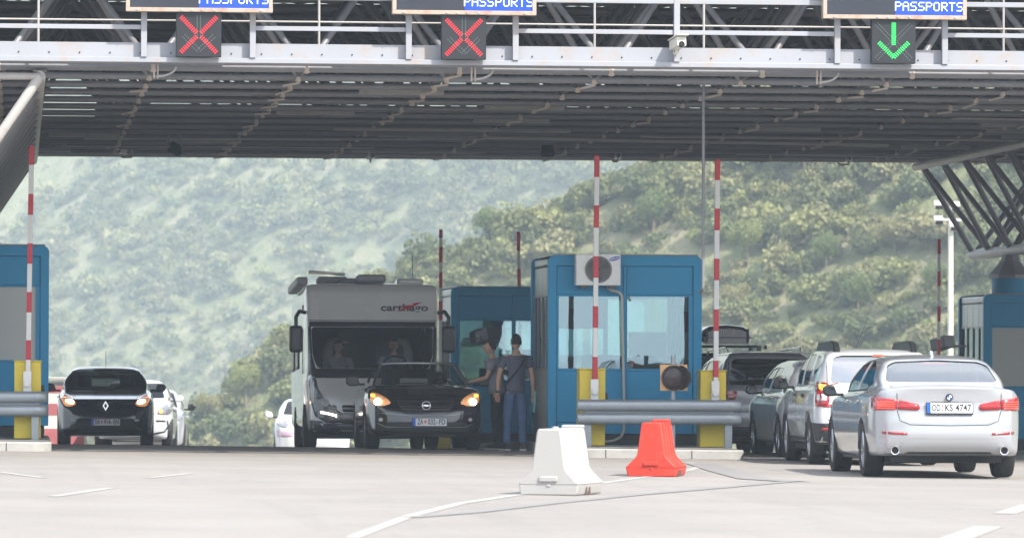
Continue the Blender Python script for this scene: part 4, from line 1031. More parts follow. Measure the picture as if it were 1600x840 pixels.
    def mirrors(s, y, z, x, mat=None, w=.20, h=.145):
        for sx in (-1, 1):
            e = empty('door_mirror', (sx*x, y, z)); e.parent = s.t
            mb = MB(); mb.prism([(sx*.02,-h*.35),(sx*.06,h*.42),(sx*(w*.7),h*.5),(sx*w,h*.25),(sx*w,-h*.25),(sx*(w*.75),-h*.5),(sx*.06,-h*.5)], -.05, .06, 'Y'); mb.build('mirror_shell', mat or s.paint, e, bevel=.025, segs=3)
            mb = MB(); mb.prism([(sx*.045,-h*.30),(sx*.07,h*.30),(sx*(w*.7),h*.36),(sx*(w-.02),h*.15),(sx*(w-.02),-h*.2),(sx*(w*.72),-h*.38),(sx*.07,-h*.38)], -.056, -.0505, 'Y'); mb.build('mirror_glass', MC['mirror'], e)
            mb = MB(); mb.box((sx*.0, .01, -h*.35), (.12,.05,.035)); mb.build('mirror_foot', MC['under'], e, bevel=.01)
    def plate(s, txt, y, z, view, x=0, w=.52, h=.112, tilt=0, col='plate_white'):
        sg = 1 if view == 'front' else -1
        e = empty('license_plate', (x, y, z), 0 if view == 'rear' else math.pi); e.parent = s.t; e.rotation_euler = (tilt, 0, 0 if view == 'rear' else math.pi)
        mb = MB(); mb.span((-w/2-.008,-.012,-h/2-.02), (w/2+.008,.0,h/2+.008)); mb.build('plate_holder', MC['under'], e)
        mb = MB(); mb.span((-w/2,-.016,-h/2), (w/2,-.0125,h/2)); mb.build('plate_face', MC[col], e)
        mb = MB(); mb.span((-w/2,-.0175,-h/2), (-w/2+.045,-.0165,h/2)); mb.build('blue_band', MC['plate_blue'], e)
        groups = {'OD KS 4747': [('OD',.205,.19),('KS',.485,.17),('4747',.80,.35)], 'ZA 032-FD': [('ZA',.225,.17),('032',.56,.22),('-',.715,.04),('FD',.865,.18)], 'DA 914-EN': [('DA',.225,.17),('914',.56,.22),('-',.715,.04),('EN',.865,.18)]}[txt]
        bmz = bmesh.new()
        for g_txt, gc, gw in groups:
            tm = text_mesh(g_txt, h*1.0, .0004, .0022); xs_ = [v.co.x for v in tm.vertices]; wd = max(xs_)-min(xs_); cx_ = (max(xs_)+min(xs_))/2
            for v in tm.vertices: v.co.x = (v.co.x-cx_)*gw*w/wd+(gc-.5)*w
            bmz.from_mesh(tm); bpy.data.meshes.remove(tm)
        tm = bpy.data.meshes.new('plate_lettering'); bmz.to_mesh(tm); bmz.free(); tm.materials.append(MC['under'])
        ob_ = link('plate_lettering', tm, e); ob_.location = (0,-.0175,0); ob_.rotation_euler = (R(90),0,0)
        if txt.startswith('ZA') or txt.startswith('DA') or txt.startswith('OD'):
            i = 2; cw = (w-.09)/len(txt); xx = ((.345 if txt.startswith('OD') else .375)-.5)*w
            mb = MB()
            if txt.startswith('OD'):
                mb.lathe([(0,-.0185),(.014,-.0185),(.014,-.017)], 'Y', (xx,0,h*.2), 10); mb.lathe([(0,-.0185),(.012,-.0185),(.012,-.017)], 'Y', (xx,0,-h*.2), 10)
            else: mb.prism([(xx-.017,.03),(xx+.017,.03),(xx+.017,-.008),(xx,-.03),(xx-.017,-.008)], -.0185, -.017, 'Y')
            mb.build('plate_seal', MC['plate_red'], e)
        return e
def grow(P, d):
    A = np.array(P); n = len(P); area = sum(A[i,0]*A[(i+1)%n,1]-A[(i+1)%n,0]*A[i,1] for i in range(n)); sg = 1 if area > 0 else -1; out = []
    for i in range(n):
        a, b, c = A[i-1], A[i], A[(i+1) % n]; e1 = b-a; e2 = c-b; e1 = e1/np.linalg.norm(e1); e2 = e2/np.linalg.norm(e2)
        n1 = np.array([e1[1], -e1[0]])*sg; n2 = np.array([e2[1], -e2[0]])*sg; m = n1+n2; m = m/max(np.dot(m, m), .4)*2*1.0; out.append(tuple(b+m*d))
    return out
def H_mir(sp): return sp['H']-.17
def rnd(P, r=.03, n=3):
    """round the corners of a polygon"""
    out = []; m = len(P)
    for i in range(m):
        a, b, c = Vector(P[i-1]), Vector(P[i]), Vector(P[(i+1) % m]); u = a-b; v = c-b; rr = min(r, u.length*.45, v.length*.45); u = b+u.normalized()*rr; v = b+v.normalized()*rr
        for k in range(n+1): t = k/n; q = u.lerp(b, t).lerp(b.lerp(v, t), t); out.append((q.x, q.y))
    return out
M('alloy', (.45,.46,.48), .3, metal=.8, var=.05); M('tyre', (.018,.018,.019), .8, bump=.2, bs=60, dirt=.4, dcol=(.06,.055,.05)); M('brake', (.08,.08,.08), .5); M('under', (.016,.016,.017), .6); M('inside', (.06,.058,.055), .8)
M('mirror', (.06,.065,.07), .05, metal=1, var=0); M('plate_white', (.68,.69,.70), .45, var=.02); M('plate_blue', (.01,.09,.55), .4); M('plate_red', (.65,.14,.16), .5)
M('chrome', (.7,.7,.72), .12, metal=1, var=0); M('black_trim', (.014,.014,.015), .35); M('gap', (.008,.008,.008), .8)
GL_D = glass('tinted_glass', (.16,.18,.18), ior=1.5); GL_M = glass('window_glass', (.42,.48,.47), ior=1.55); GL_W = glass('windscreen_glass', (.38,.42,.41), ior=1.5); GL_S = glass('rear_screen_glass', (.30,.34,.36), ior=4.6)
def paintm(name, col, metal=.0, rough=.28): return M(name, col, rough, metal=metal, var=.02, vs=1, coat=1.0, dirt=.12, dcol=tuple(c*.7+.05 for c in col))
SILVER = paintm('silver_paint', (.38,.39,.41), .35, .3); WHITEC = paintm('white_paint', (.58,.59,.60)); BLACKC = paintm('black_paint', (.006,.006,.007), 0, .12); BROWNC = paintm('dark_brown_paint', (.010,.007,.007), .1, .12)
GREYC = paintm('grey_metallic', (.27,.27,.29), .15, .28); DSILV = paintm('mid_silver_paint', (.62,.60,.60), .0, .5); DARKC = paintm('dark_blue_black', (.015,.018,.022), 0, .2)
REDL = M('red_lens', (.34,.004,.010), .15, coat=1, var=.05); REDON = M('lit_red_lens', (.7,.05,.03), .2, emit=(1,.08,.04), es=.9); AMBER = M('amber_lens', (.9,.30,.03), .2, emit=(1,.35,.05), es=1.2)
CLEARL = M('clear_lens', (.60,.58,.58), .12, coat=1); HEAD_ON = M('headlamp_lit', (1,.8,.5), .3, emit=(1,.74,.42), es=11); HEADW = M('painted_glow_reflector', (.6,.35,.2), .2, emit=(1,.42,.15), es=.22, coat=1); HEADG = M('headlamp_glass', (.22,.22,.23), .12, metal=.3, coat=1)  # HEADW: orange emission paints the warm glow around the lit bulbs
def hatch_spec(L, W_, H, wb, fo, wr, nose=.72, rear_lean=.16, belt=.93, wind=.62, hood_z=.92, **kw):
    """outlines of a small hatchback; y axis forwards"""
    yf, yr = L/2, -L/2; af, ar = yf-fo, yf-fo-wb
    cowl = af-.33
    sp = dict(L=L, W=W_, H=H, wr=wr, axles=(af, ar),
        sideL=[(yr+.12,.24),(yr+.02,.32),(yr,.50),(yr+.05,.62),(yr+.07,.80),(yr+.09,belt+.06),(ar,belt+.05),(0,belt-.0),(cowl,hood_z+.03),(af,hood_z-.04),(yf-.32,nose+.08),(yf-.10,nose-.04),(yf-.02,.52),(yf,.38),(yf-.06,.24),(yf-.2,.18),(af-.6,.17),(ar+.6,.19)],
        sideG=[(cowl+.05,hood_z-.12),(cowl+.10,hood_z),(cowl-wind*.62,hood_z+(H-hood_z)*.70),(cowl-wind*1.12,H-.045),(cowl-wind*1.7,H-.005),(0-.35,H),(ar+.1,H-.035),(yr+.36,H-.11),(yr+rear_lean+.03,H-.20),(yr+.09,belt+.02),(yr+.12,.75),(0,.7)],
        secL=[(0,.15),(W_/2-.14,.16),(W_/2-.055,.24),(W_/2-.035,.34),(W_/2-.005,.52),(W_/2,.66),(W_/2-.012,.80),(W_/2-.06,belt),(W_/2-.16,belt+.07),(.30,belt+.12),(0,belt+.14)],
        secG=[(0,.6),(W_/2-.06,.6),(W_/2-.07,belt),(W_/2-.16,belt+(H-belt)*.5),(W_/2-.26,H-.10),(W_/2-.36,H-.03),(.25,H-.004),(0,H)],
        planL=[(yf,0),(yf-.005,.30),(yf-.06,.54),(yf-.18,W_/2-.14),(yf-.42,W_/2-.035),(af-.1,W_/2),(ar,W_/2),(yr+.40,W_/2-.03),(yr+.15,W_/2-.11),(yr+.03,W_/2-.28),(yr,.3),(yr,0)],
        kG=.06, planG=[(cowl+.25,0),(cowl+.20,.35),(cowl+.02,W_/2-.16),(cowl-.3,W_/2-.07),(ar,W_/2-.07),(yr+.35,W_/2-.12),(yr+.12,W_/2-.24),(yr+.06,.35),(yr+.05,0)],
        seat_y=cowl-1.25, dash_y=cowl-.45, mir_y=cowl-.75, dash_z=hood_z-.02, yc=cowl-wind*1.3)
    sp.update(kw); return sp
# ---- silver saloon seen from behind
def bmw():
    sp = dict(L=4.9, W=1.86, H=1.46, wr=.33, axles=(1.60,-1.37), tw=.245, spokes=5,
     sideL=[(-2.20,.27),(-2.34,.30),(-2.42,.40),(-2.45,.50),(-2.445,.585),(-2.425,.60),(-2.43,.64),(-2.425,.70),(-2.40,.72),(-2.38,.88),(-2.385,1.015),(-2.40,1.065),(-2.36,1.09),(-2.1,1.105),(-1.75,1.11),(-1.2,1.06),(0,1.0),(.95,.98),(1.15,.975),(1.6,.93),(2.1,.83),(2.32,.72),(2.42,.55),(2.45,.40),(2.38,.22),(2.2,.17),(.9,.17),(-.9,.18)],
     sideG=[(-1.95,.95),(-1.85,1.09),(-1.5,1.275),(-1.22,1.405),(-.8,1.465),(-.25,1.485),(.2,1.46),(.5,1.385),(.85,1.22),(1.28,.98),(1.2,.8),(-1.8,.8)],
     secL=[(0,.18),(.76,.19),(.86,.26),(.885,.36),(.925,.52),(.93,.66),(.925,.76),(.918,.82),(.905,.90),(.87,.98),(.78,1.045),(.5,1.09),(0,1.115)],
     secG=[(0,.7),(.86,.8),(.84,.98),(.80,1.05),(.71,1.24),(.63,1.37),(.53,1.44),(.3,1.478),(0,1.49)],
     planL=[(2.45,0),(2.44,.3),(2.36,.58),(2.18,.78),(1.9,.88),(1.4,.925),(0,.93),(-1.4,.93),(-1.9,.905),(-2.2,.84),(-2.36,.73),(-2.43,.5),(-2.45,.25),(-2.45,0)],
     planG=[(1.45,0),(1.38,.4),(1.15,.74),(.7,.83),(-1.0,.84),(-1.5,.80),(-1.95,.72),(-2.05,.4),(-2.08,0)],
     seat_y=.05, dash_y=.75, dash_z=.93, yc=.2, seat_h=1.03)
    c = Car('sedan', 'silver four-door saloon seen from behind, braking on the road', 'car', sp, SILVER, (0,0,0), 0, 'cars waiting in the right-hand lane')
    c.window('rear_window', rnd([(-.62,1.135),(.62,1.135),(.665,1.15),(.60,1.33),(.50,1.375),(0,1.395),(-.50,1.375),(-.60,1.33),(-.665,1.15)], .03), 'rear', GL_S)
    c.window('windscreen', rnd([(-.70,1.03),(.70,1.03),(.56,1.36),(0,1.385),(-.56,1.36)], .03), 'front', GL_W)
    c.window('front_side_window', rnd([(.92,1.03),(.38,1.33),(-.12,1.39),(-.12,1.035)], .03), 'right', GL_M, mirror=True)
    c.window('rear_side_window', rnd([(-.19,1.04),(-.19,1.39),(-.60,1.375),(-1.05,1.27),(-1.38,1.11),(-1.1,1.065)], .03), 'right', GL_D, mirror=True)
    for poly, nm in (([(.855,.955),(.60,.925),(.62,.81),(.865,.80),(.872,.86)], 'tail_light'), ([(.59,.925),(.36,.875),(.345,.82),(.38,.80),(.61,.81)], 'tail_light')):
        for o in c.patch(nm, rnd(poly, .02), 'rear', REDL, .012, mirror=True):
            pass
    for z in (.82,.845,.87,.895):
        c.patch('brake_led', [(.64,z),(.82,z+.006),(.82,z+.014),(.64,z+.008)], 'rear', REDON, .019, mirror=True)
    c.patch('side_lamp', rnd([(-2.30,.955),(-1.98,.945),(-2.06,.84),(-2.30,.80)], .02), 'right', REDL, .008, mirror=True)
    G_ = MC['gap']
    c.stroke('boot_gap', [(.62,1.09),(.615,.93),(.615,.80),(.58,.68),(.46,.635),(0,.625),(-.46,.635),(-.58,.68),(-.615,.80),(-.615,.93),(-.62,1.09)], .008, 'rear', G_)
    c.stroke('bumper_crease', [(.90,.50),(.60,.475),(0,.47),(-.60,.475),(-.90,.50)], .006, 'rear', M('silver_shadow_line', (.30,.31,.33), .4))
    c.patch('plate_recess', rnd([(-.40,.745),(.40,.745),(.43,.91),(-.43,.91)], .05), 'rear', SILVER, -.0, thick=0)
    for pts in ([(-.155,1.0),(-.155,.55),(-.30,.27)], [(.93,.95),(1.0,.75),(.96,.45),(.8,.28)], [(-1.2,.99),(-1.08,.74),(-1.0,.62)]):
        c.stroke('door_gap', pts, .008, 'right', G_, mirror=True)
    c.stroke('beltline_trim', [(.98,1.015),(0,1.022),(-1.1,1.045)], .016, 'right', MC['black_trim'], .006, mirror=True)
    for y in (.02, -1.0): c.patch('door_handle', rnd([(y-.10,.885),(y+.10,.875),(y+.10,.90),(y-.10,.91)], .01), 'right', SILVER, .03, mirror=True)
    c.patch('rear_reflector', [(.50,.515),(.78,.525),(.78,.555),(.50,.54)], 'rear', REDL, .006, mirror=True)
    c.patch('bumper_insert', rnd([(-.55,.235),(.55,.235),(.50,.315),(-.50,.315)], .03), 'rear', MC['under'], .006)
    c.finish()
    for sx in (-1, 1):
        mb = MB(); mb.lathe([(.040,.10),(.042,-.035),(.052,-.038),(.052,.0),(.05,.12)], 'Y', (sx*.645,-2.40,.335), 24); mb.build('exhaust_tip', MC['chrome'], c.t, smooth=50)
        mb = MB(); mb.lathe([(0,.02),(.041,.02)], 'Y', (sx*.645,-2.40,.335), 16); mb.build('exhaust_inside', MC['under'], c.t)
    mb = MB(); mb.span((-.5,-2.1,.20), (.5,-1.6,.30)); mb.tube((-.75,-1.37,.30), (.75,-1.37,.30), .05); mb.tube((-.6,-1.7,.25), (.6,-1.7,.25), .08); mb.build('rear_axle', MC['under'], c.t)
    c.mirrors(.86, 1.02, .90, MC['under'])
    c.plate('OD KS 4747', -2.405, .83, 'rear', 0, .54, .115, R(-3))
    e = empty('emblem', (0,-2.405,.955)); e.parent = c.t
    mb = MB(); mb.lathe([(0,-.004),(.041,-.004),(.044,.006)], 'Y', (0,0,0), 24); mb.build('emblem_ring', MC['under'], e)
    mb = MB(); bl = MB()
    for q in range(4):
        pts = [(0,0)]+[(.029*math.cos(a), .029*math.sin(a)) for a in np.linspace(q*math.pi/2, (q+1)*math.pi/2, 7)]
        (mb if q % 2 == 0 else bl).prism(pts, -.0065, -.0042, 'Y')
    mb.build('white_quarters', WPL, e); bl.build('blue_quarters', MC['plate_blue'], e)
    mb = MB(); mb.prism([(-1.0,1.42),(-.80,1.455),(-.83,1.51),(-.90,1.50)], -.018, .018, 'X'); mb.build('roof_antenna', SILVER, c.t, bevel=.006)
    mb = MB(); mb.box((0,-1.06,1.355), (.30,.04,.012)); mb.build('high_brake_light', REDON, c.t)
    return c
BMW = bmw(); place(BMW, 1485, 60.3, 'rear', 3.4, 0, 1.02)
# ---- white off-roader with black roof bars
def duster():
    L, W_, H = 4.32, 1.82, 1.63; yr = -2.16
    sp = dict(L=L, W=W_, H=H, wr=.35, axles=(1.34,-1.33), tw=.225, spokes=5,
     sideL=[(yr+.15,.33),(yr+.02,.40),(yr,.55),(yr+.01,.66),(yr+.07,.70),(yr+.09,.9),(yr+.13,1.10),(-1.2,1.08),(0,1.05),(1.0,1.06),(1.3,1.05),(1.8,.98),(2.05,.86),(2.14,.65),(2.16,.45),(2.05,.28),(1.9,.24),(-1.8,.28)],
     sideG=[(1.0,.9),(1.08,1.04),(.55,1.40),(.25,1.54),(-.1,1.60),(-.8,1.61),(-1.5,1.585),(yr+.36,1.53),(yr+.24,1.42),(yr+.12,1.08),(yr+.12,.8)],
     secL=[(0,.22),(.74,.23),(.84,.30),(.87,.42),(.91,.60),(.91,.78),(.90,.92),(.87,1.03),(.80,1.09),(0,1.14)],
     secG=[(0,.7),(.86,.8),(.85,1.05),(.77,1.30),(.69,1.50),(.60,1.585),(.3,1.615),(0,1.62)],
     planL=[(2.16,0),(2.14,.35),(2.05,.62),(1.85,.80),(1.5,.89),(1.0,.91),(-1.4,.91),(-1.85,.88),(-2.04,.80),(-2.13,.62),(-2.16,.3),(-2.16,0)],
     planG=[(1.25,0),(1.2,.45),(1.0,.74),(.6,.83),(-1.5,.84),(-1.85,.80),(-2.0,.68),(-2.06,.3),(-2.06,0)], seat_y=.0, dash_y=.6, dash_z=1.0, yc=-.1, seat_h=1.12)
    c = Car('off_roader', 'white off-roader with black roof bars, queuing ahead of the silver saloon', 'car', sp, WHITEC, (0,0,0), 0, 'cars waiting in the right-hand lane')
    c.window('rear_window', rnd([(-.66,1.12),(.66,1.12),(.62,1.46),(.50,1.50),(-.50,1.50),(-.62,1.46)], .06), 'rear', GL_S)
    c.window('windscreen', rnd([(-.72,1.10),(.72,1.10),(.60,1.50),(-.60,1.50)], .04), 'front', GL_W)
    c.window('front_side_window', rnd([(.85,1.12),(.40,1.44),(.0,1.52),(.0,1.09)], .03), 'right', GL_D, mirror=True)
    c.window('rear_side_window', rnd([(-.06,1.09),(-.06,1.52),(-.75,1.51),(-.85,1.10)], .03), 'right', GL_D, mirror=True)
    c.window('quarter_window', rnd([(-1.02,1.20),(-.93,1.50),(-1.35,1.48),(-1.50,1.28)], .05), 'right', GL_D, mirror=True)
    for o in c.patch('tail_light', rnd([(.68,1.12),(.82,1.14),(.845,1.05),(.85,.80),(.73,.80),(.68,.86)], .03), 'rear', REDL, .012, mirror=True): pass
    c.patch('turn_lamp', rnd([(.71,1.03),(.80,1.03),(.80,1.09),(.71,1.09)], .02), 'rear', AMBER, .018, mirror=True)
    c.patch('reverse_lamp', rnd([(.72,.88),(.83,.88),(.83,.97),(.71,.97)], .02), 'rear', CLEARL, .018, mirror=True)
    c.patch('tail_light', rnd([(-2.08,1.12),(-1.93,1.12),(-1.91,.83),(-2.08,.80)], .03), 'right', REDL, .010, mirror=True)
    c.patch('rear_bumper_trim', rnd([(-.88,.30),(.88,.30),(.90,.575),(-.90,.575)], .03), 'rear', M('grey_black_plastic', (.035,.035,.038), .6), .008)
    c.patch('rear_reflector', [(.58,.47),(.78,.48),(.78,.515),(.58,.505)], 'rear', REDL, .016, mirror=True)
    c.patch('rear_bumper_trim', [(-2.15,.30),(-1.80,.30),(-1.72,.575),(-2.15,.575)], 'right', MC['grey_black_plastic'], .007, mirror=True)
    c.patch('sill_trim', [(-.88,.27),(.9,.27),(.9,.38),(-.88,.38)], 'right', MC['grey_black_plastic'], .007, mirror=True)
    c.stroke('tailgate_gap', [(.70,1.50),(.70,.62),(-.70,.62),(-.70,1.50)], .009, 'rear', MC['gap'])
    for pts in ([(-.03,1.05),(-.03,.40)], [(.88,1.05),(.92,.7),(.85,.42)], [(-.92,1.08),(-.85,.8),(-.75,.45)]): c.stroke('door_gap', pts, .009, 'right', MC['gap'], mirror=True)
    for y in (.15, -.75): c.patch('door_handle', rnd([(y-.1,.93),(y+.1,.93),(y+.1,.965),(y-.1,.965)], .01), 'right', MC['black_trim'], .03, mirror=True)
    c.finish(); c.mirrors(.80, 1.12, .88, MC['black_trim'], .23, .19)
    for sx in (-1, 1):
        mb = MB(); mb.prism([(-1.74,1.50),(-1.56,1.67),(-1.25,1.70),(.05,1.69),(.38,1.54),(.2,1.50)], sx*.53-.045, sx*.53+.045, 'X'); mb.build('roof_bar', MC['black_trim'], c.t, bevel=.02)
    mb = MB(); mb.tube((-.22,-1.3,1.60), (-.1,-1.6,2.0), .004, 5); mb.build('aerial', MC['under'], c.t)
    mb = MB(); mb.box((0,-1.93,1.50), (.15,.03,.025)); mb.build('high_brake_light', REDON, c.t)
    c.plate('KO 315-FB', -2.17, .80, 'rear', 0) if False else None
    return c
DUST = duster(); place(DUST, 1376, 68.3, 'rear', 3.6)
# ---- silver hatchback between the off-roader and the people carrier
def silver_hatch():
    sp = hatch_spec(4.2, 1.76, 1.47, 2.55, .85, .315, nose=.72, belt=.93, hood_z=.94, spokes=7, wind=.66)
    c = Car('hatchback', 'mid-silver hatchback half hidden by the white off-roader, its left mirror showing', 'car', sp, DSILV, on_ground(W(1318, 76.6)), -R(.6), 'cars waiting in the right-hand lane')
    sidewin(c, sp); c.window('windscreen', rnd([(-.68,1.0),(.68,1.0),(.56,1.36),(-.56,1.36)], .04), 'front', GL_W)
    c.window('rear_window', rnd([(-.56,1.06),(.56,1.06),(.50,1.33),(-.50,1.33)], .05), 'rear', GL_D)
    c.patch('tail_light', rnd([(.60,1.02),(.76,1.04),(.82,.86),(.62,.84)], .03), 'rear', REDL, .01, mirror=True)
    c.finish(); c.mirrors(sp['axles'][0]-.62, 1.0, .84, MC['black_trim'], .21, .15); return c
def sidewin(c, sp, g=GL_D, zb=None, three=False):
    af, ar = sp['axles']; b = (zb or .99); H = sp['H']; m = (af+ar)/2-.05
    c.window('front_side_window', rnd([(m+.88,b+.02),(m+.42,H-.17),(m+.04,H-.13),(m+.04,b)], .03), 'right', g, mirror=True)
    c.window('rear_side_window', rnd([(m-.03,b),(m-.03,H-.13),(m-.62,H-.15),(m-.86,b+.12),(m-.80,b+.02)], .03), 'right', g, mirror=True)
    for pts in ([(m,b-.03),(m,.55),(m-.05,.28)], [(m+.93,b-.05),(m+.95,.6),(m+.88,.30)], [(m-.80,b-.02),(m-.78,.75),(m-.62,.55)]): c.stroke('door_gap', pts, .008, 'right', MC['gap'], mirror=True)
    for y in (m+.12, m-.70): c.patch('door_handle', rnd([(y-.09,.86),(y+.09,.86),(y+.09,.89),(y-.09,.89)], .01), 'right', c.paint, .028, mirror=True)
SH = silver_hatch(); place(SH, 1317, 74.2, 'rear', 5.6)
# ---- grey people carrier
def mpv(name, label, paint, loc, rz, L=4.7, W_=1.83, H=1.66, lights=True, plain=False, group='cars waiting in the right-hand lane'):
    yr = -L/2; yf = L/2
    sp = dict(L=L, W=W_, H=H, wr=.335, axles=(yf-.95, yr+.92), tw=.225, spokes=7,
     sideL=[(yr+.15,.25),(yr+.02,.32),(yr,.52),(yr+.02,.66),(yr+.05,.72),(yr+.06,1.0),(yr+.10,1.12),(-1.2,1.07),(0,1.02),(yf-1.25,1.0),(yf-.9,.97),(yf-.4,.85),(yf-.12,.72),(yf,.45),(yf-.08,.25),(yf-.3,.18),(yr+.6,.2)],
     sideG=[(yf-.98,.88),(yf-.92,1.0),(yf-1.55,1.42),(yf-1.95,1.58),(yf-2.5,H-.02),(0,H),(-1.2,H-.02),(yr+.40,H-.07),(yr+.22,H-.14),(yr+.10,1.10),(yr+.1,.8)],
     secL=[(0,.17),(.75,.18),(.85,.26),(.88,.36),(.915,.55),(.915,.75),(.90,.92),(.87,1.02),(.80,1.09),(0,1.14)],
     secG=[(0,.7),(.86,.8),(.85,1.03),(.78,1.30),(.70,1.50),(.58,H-.04),(.3,H-.005),(0,H)],
     planL=[(yf,0),(yf-.02,.35),(yf-.12,.62),(yf-.35,.80),(yf-.7,.90),(0,.915),(yr+.6,.91),(yr+.25,.87),(yr+.08,.76),(yr+.02,.55),(yr,.3),(yr,0)],
     planG=[(yf-.7,0),(yf-.75,.45),(yf-.95,.74),(yf-1.3,.84),(yr+.7,.84),(yr+.28,.79),(yr+.14,.66),(yr+.08,.3),(yr+.08,0)], seat_y=.15, dash_y=.9, dash_z=.98, yc=.1, seat_h=1.1)
    c = Car(name, label, 'car', sp, paint, loc, rz, group, step=.05)
    c.window('rear_window', rnd([(-.66,1.10),(.66,1.10),(.60,1.50),(.52,1.53),(-.52,1.53),(-.60,1.50)], .05), 'rear', GL_D)
    c.window('windscreen', rnd([(-.72,1.05),(.72,1.05),(.60,1.50),(-.60,1.50)], .04), 'front', GL_W)
    m = .05
    c.window('front_side_window', rnd([(m+1.05,1.06),(m+.50,1.44),(m+.04,1.52),(m+.04,1.05)], .03), 'right', GL_D, mirror=True)
    c.window('rear_side_window', rnd([(m-.03,1.05),(m-.03,1.53),(m-.90,1.53),(m-.90,1.07)], .03), 'right', GL_D, mirror=True)
    c.window('quarter_window', rnd([(m-.97,1.08),(m-.97,1.53),(m-1.65,1.50),(m-1.75,1.14)], .04), 'right', GL_D, mirror=True)
    c.patch('tail_light', rnd([(.52,.99),(.80,1.03),(.87,.99),(.885,.86),(.84,.83),(.56,.86)], .03), 'rear', REDL, .012, mirror=True)
    c.patch('tail_light_band', [(.55,.93),(.86,.95),(.86,.965),(.55,.945)], 'rear', M('lens_highlight', (.8,.12,.14), .2), .016, mirror=True)
    c.patch('tail_light', rnd([(yr+.03,1.02),(yr+.26,1.03),(yr+.20,.86),(yr+.02,.84)], .03), 'right', REDL, .010, mirror=True)
    c.patch('bumper_skirt', rnd([(-.86,.24),(.86,.24),(.88,.42),(-.88,.42)], .03), 'rear', MC['black_trim'], .006)
    c.patch('rear_reflector', rnd([(.50,.44),(.80,.455),(.78,.53),(.72,.52)], .01), 'rear', REDL, .010, mirror=True)
    c.stroke('tailgate_gap', [(.64,1.55),(.68,1.10),(.66,.66),(-.66,.66),(-.68,1.10),(-.64,1.55)], .009, 'rear', MC['gap'])
    for pts in ([(m,1.04),(m,.40)], [(m-.93,1.06),(m-.9,.6)]): c.stroke('door_gap', pts, .009, 'right', MC['gap'], mirror=True)
    c.finish(); c.mirrors(sp['axles'][0]-.62, 1.08, .88, MC['black_trim'], .22, .17)
    for sx in (-1, 1):
        mb = MB(); mb.path([(sx*.60,-1.7,H-.06),(sx*.62,-1.5,H+.02),(sx*.62,.6,H+.02),(sx*.60,.8,H-.05)], .016, 8); mb.build('roof_rail', MC['black_trim'] if paint is not GREYC else MC['chrome'], c.t, smooth=60)
    mb = MB(); mb.prism([(-1.9,H-.02),(-1.78,H-.01),(-1.84,H+.05)], -.02, .02, 'X'); mb.build('roof_antenna', MC['under'], c.t)
    return c
TOUR = mpv('people_carrier', 'grey people carrier with dark rear window beside the right barrier cabinet', GREYC, (0,0,0), 0, H=1.71); place(TOUR, 1204, 82.0, 'rear', 5.4)
ROOFC = mpv('estate_car', 'black car carrying a roof box, hidden behind the blue booth', DARKC, (0,0,0), 0, H=1.84); place(ROOFC, 1141, 88.0, 'rear', 5.4)
# roof box on its bars
rb_loc = ROOFC.t.location.copy()
rbx = empty('roof_box', (rb_loc.x-.02, rb_loc.y-1.1, rb_loc.z+1.96), label='black roof box strapped on the car behind the blue booth', cat='roof box')
half = [(.0,.0),(.38,.0),(.44,.05),(.47,.12),(.42,.24),(.30,.31),(.0,.34)]
BOXB = M('gloss_black_plastic', (.02,.02,.023), .2, coat=.6)
mb = MB(); vs_ = []; fs_ = []; n = 18; pr = sym(half[:-1]+[half[-1]]); m_ = len(pr)
for i in range(n+1):
    t_ = i/n; sc = 1-.35*max(0, (t_-.75)/.25)**2-.14*max(0, (.12-t_)/.12)**2; zs = 1-.45*max(0, (t_-.7)/.3)**1.5-.2*max(0, (.1-t_)/.1)**2
    for x, z in pr: vs_.append((x*sc, -1.0+2.1*t_, z*zs))
for i in range(n):
    for j in range(m_): fs_.append((i*m_+j, i*m_+(j+1) % m_, (i+1)*m_+(j+1) % m_, (i+1)*m_+j))
fs_ += [tuple(range(m_)), tuple(range(n*m_+m_-1, n*m_-1, -1))]
mb.add(vs_, fs_); mb.build('shell', BOXB, rbx, smooth=40)
mb = MB(); mb.span((-.45,-1.002,.105), (.45,1.0,.12)); mb.build('lid_seam', MC['under'], rbx)
for x in (-.36, .36): mb = MB(); mb.span((x-.02,-1.02,.03), (x+.02,-.995,.26)); mb.build('strap', MC['under'], rbx)
put_text('box_lettering', 'THULE', .085, M('box_letter_grey', (.45,.45,.47), .5), rbx, (0,-1.006,.215), bold=.001)
for y in (-.55, .45): mb = MB(); mb.tube((-.62,y,-.04), (.62,y,-.04), .022); mb.span((-.66,y-.05,-.12), (-.58,y+.05,-.02)); mb.span((.58,y-.05,-.12), (.66,y+.05,-.02)); mb.build('cross_bar', MC['black_trim'], rbx)
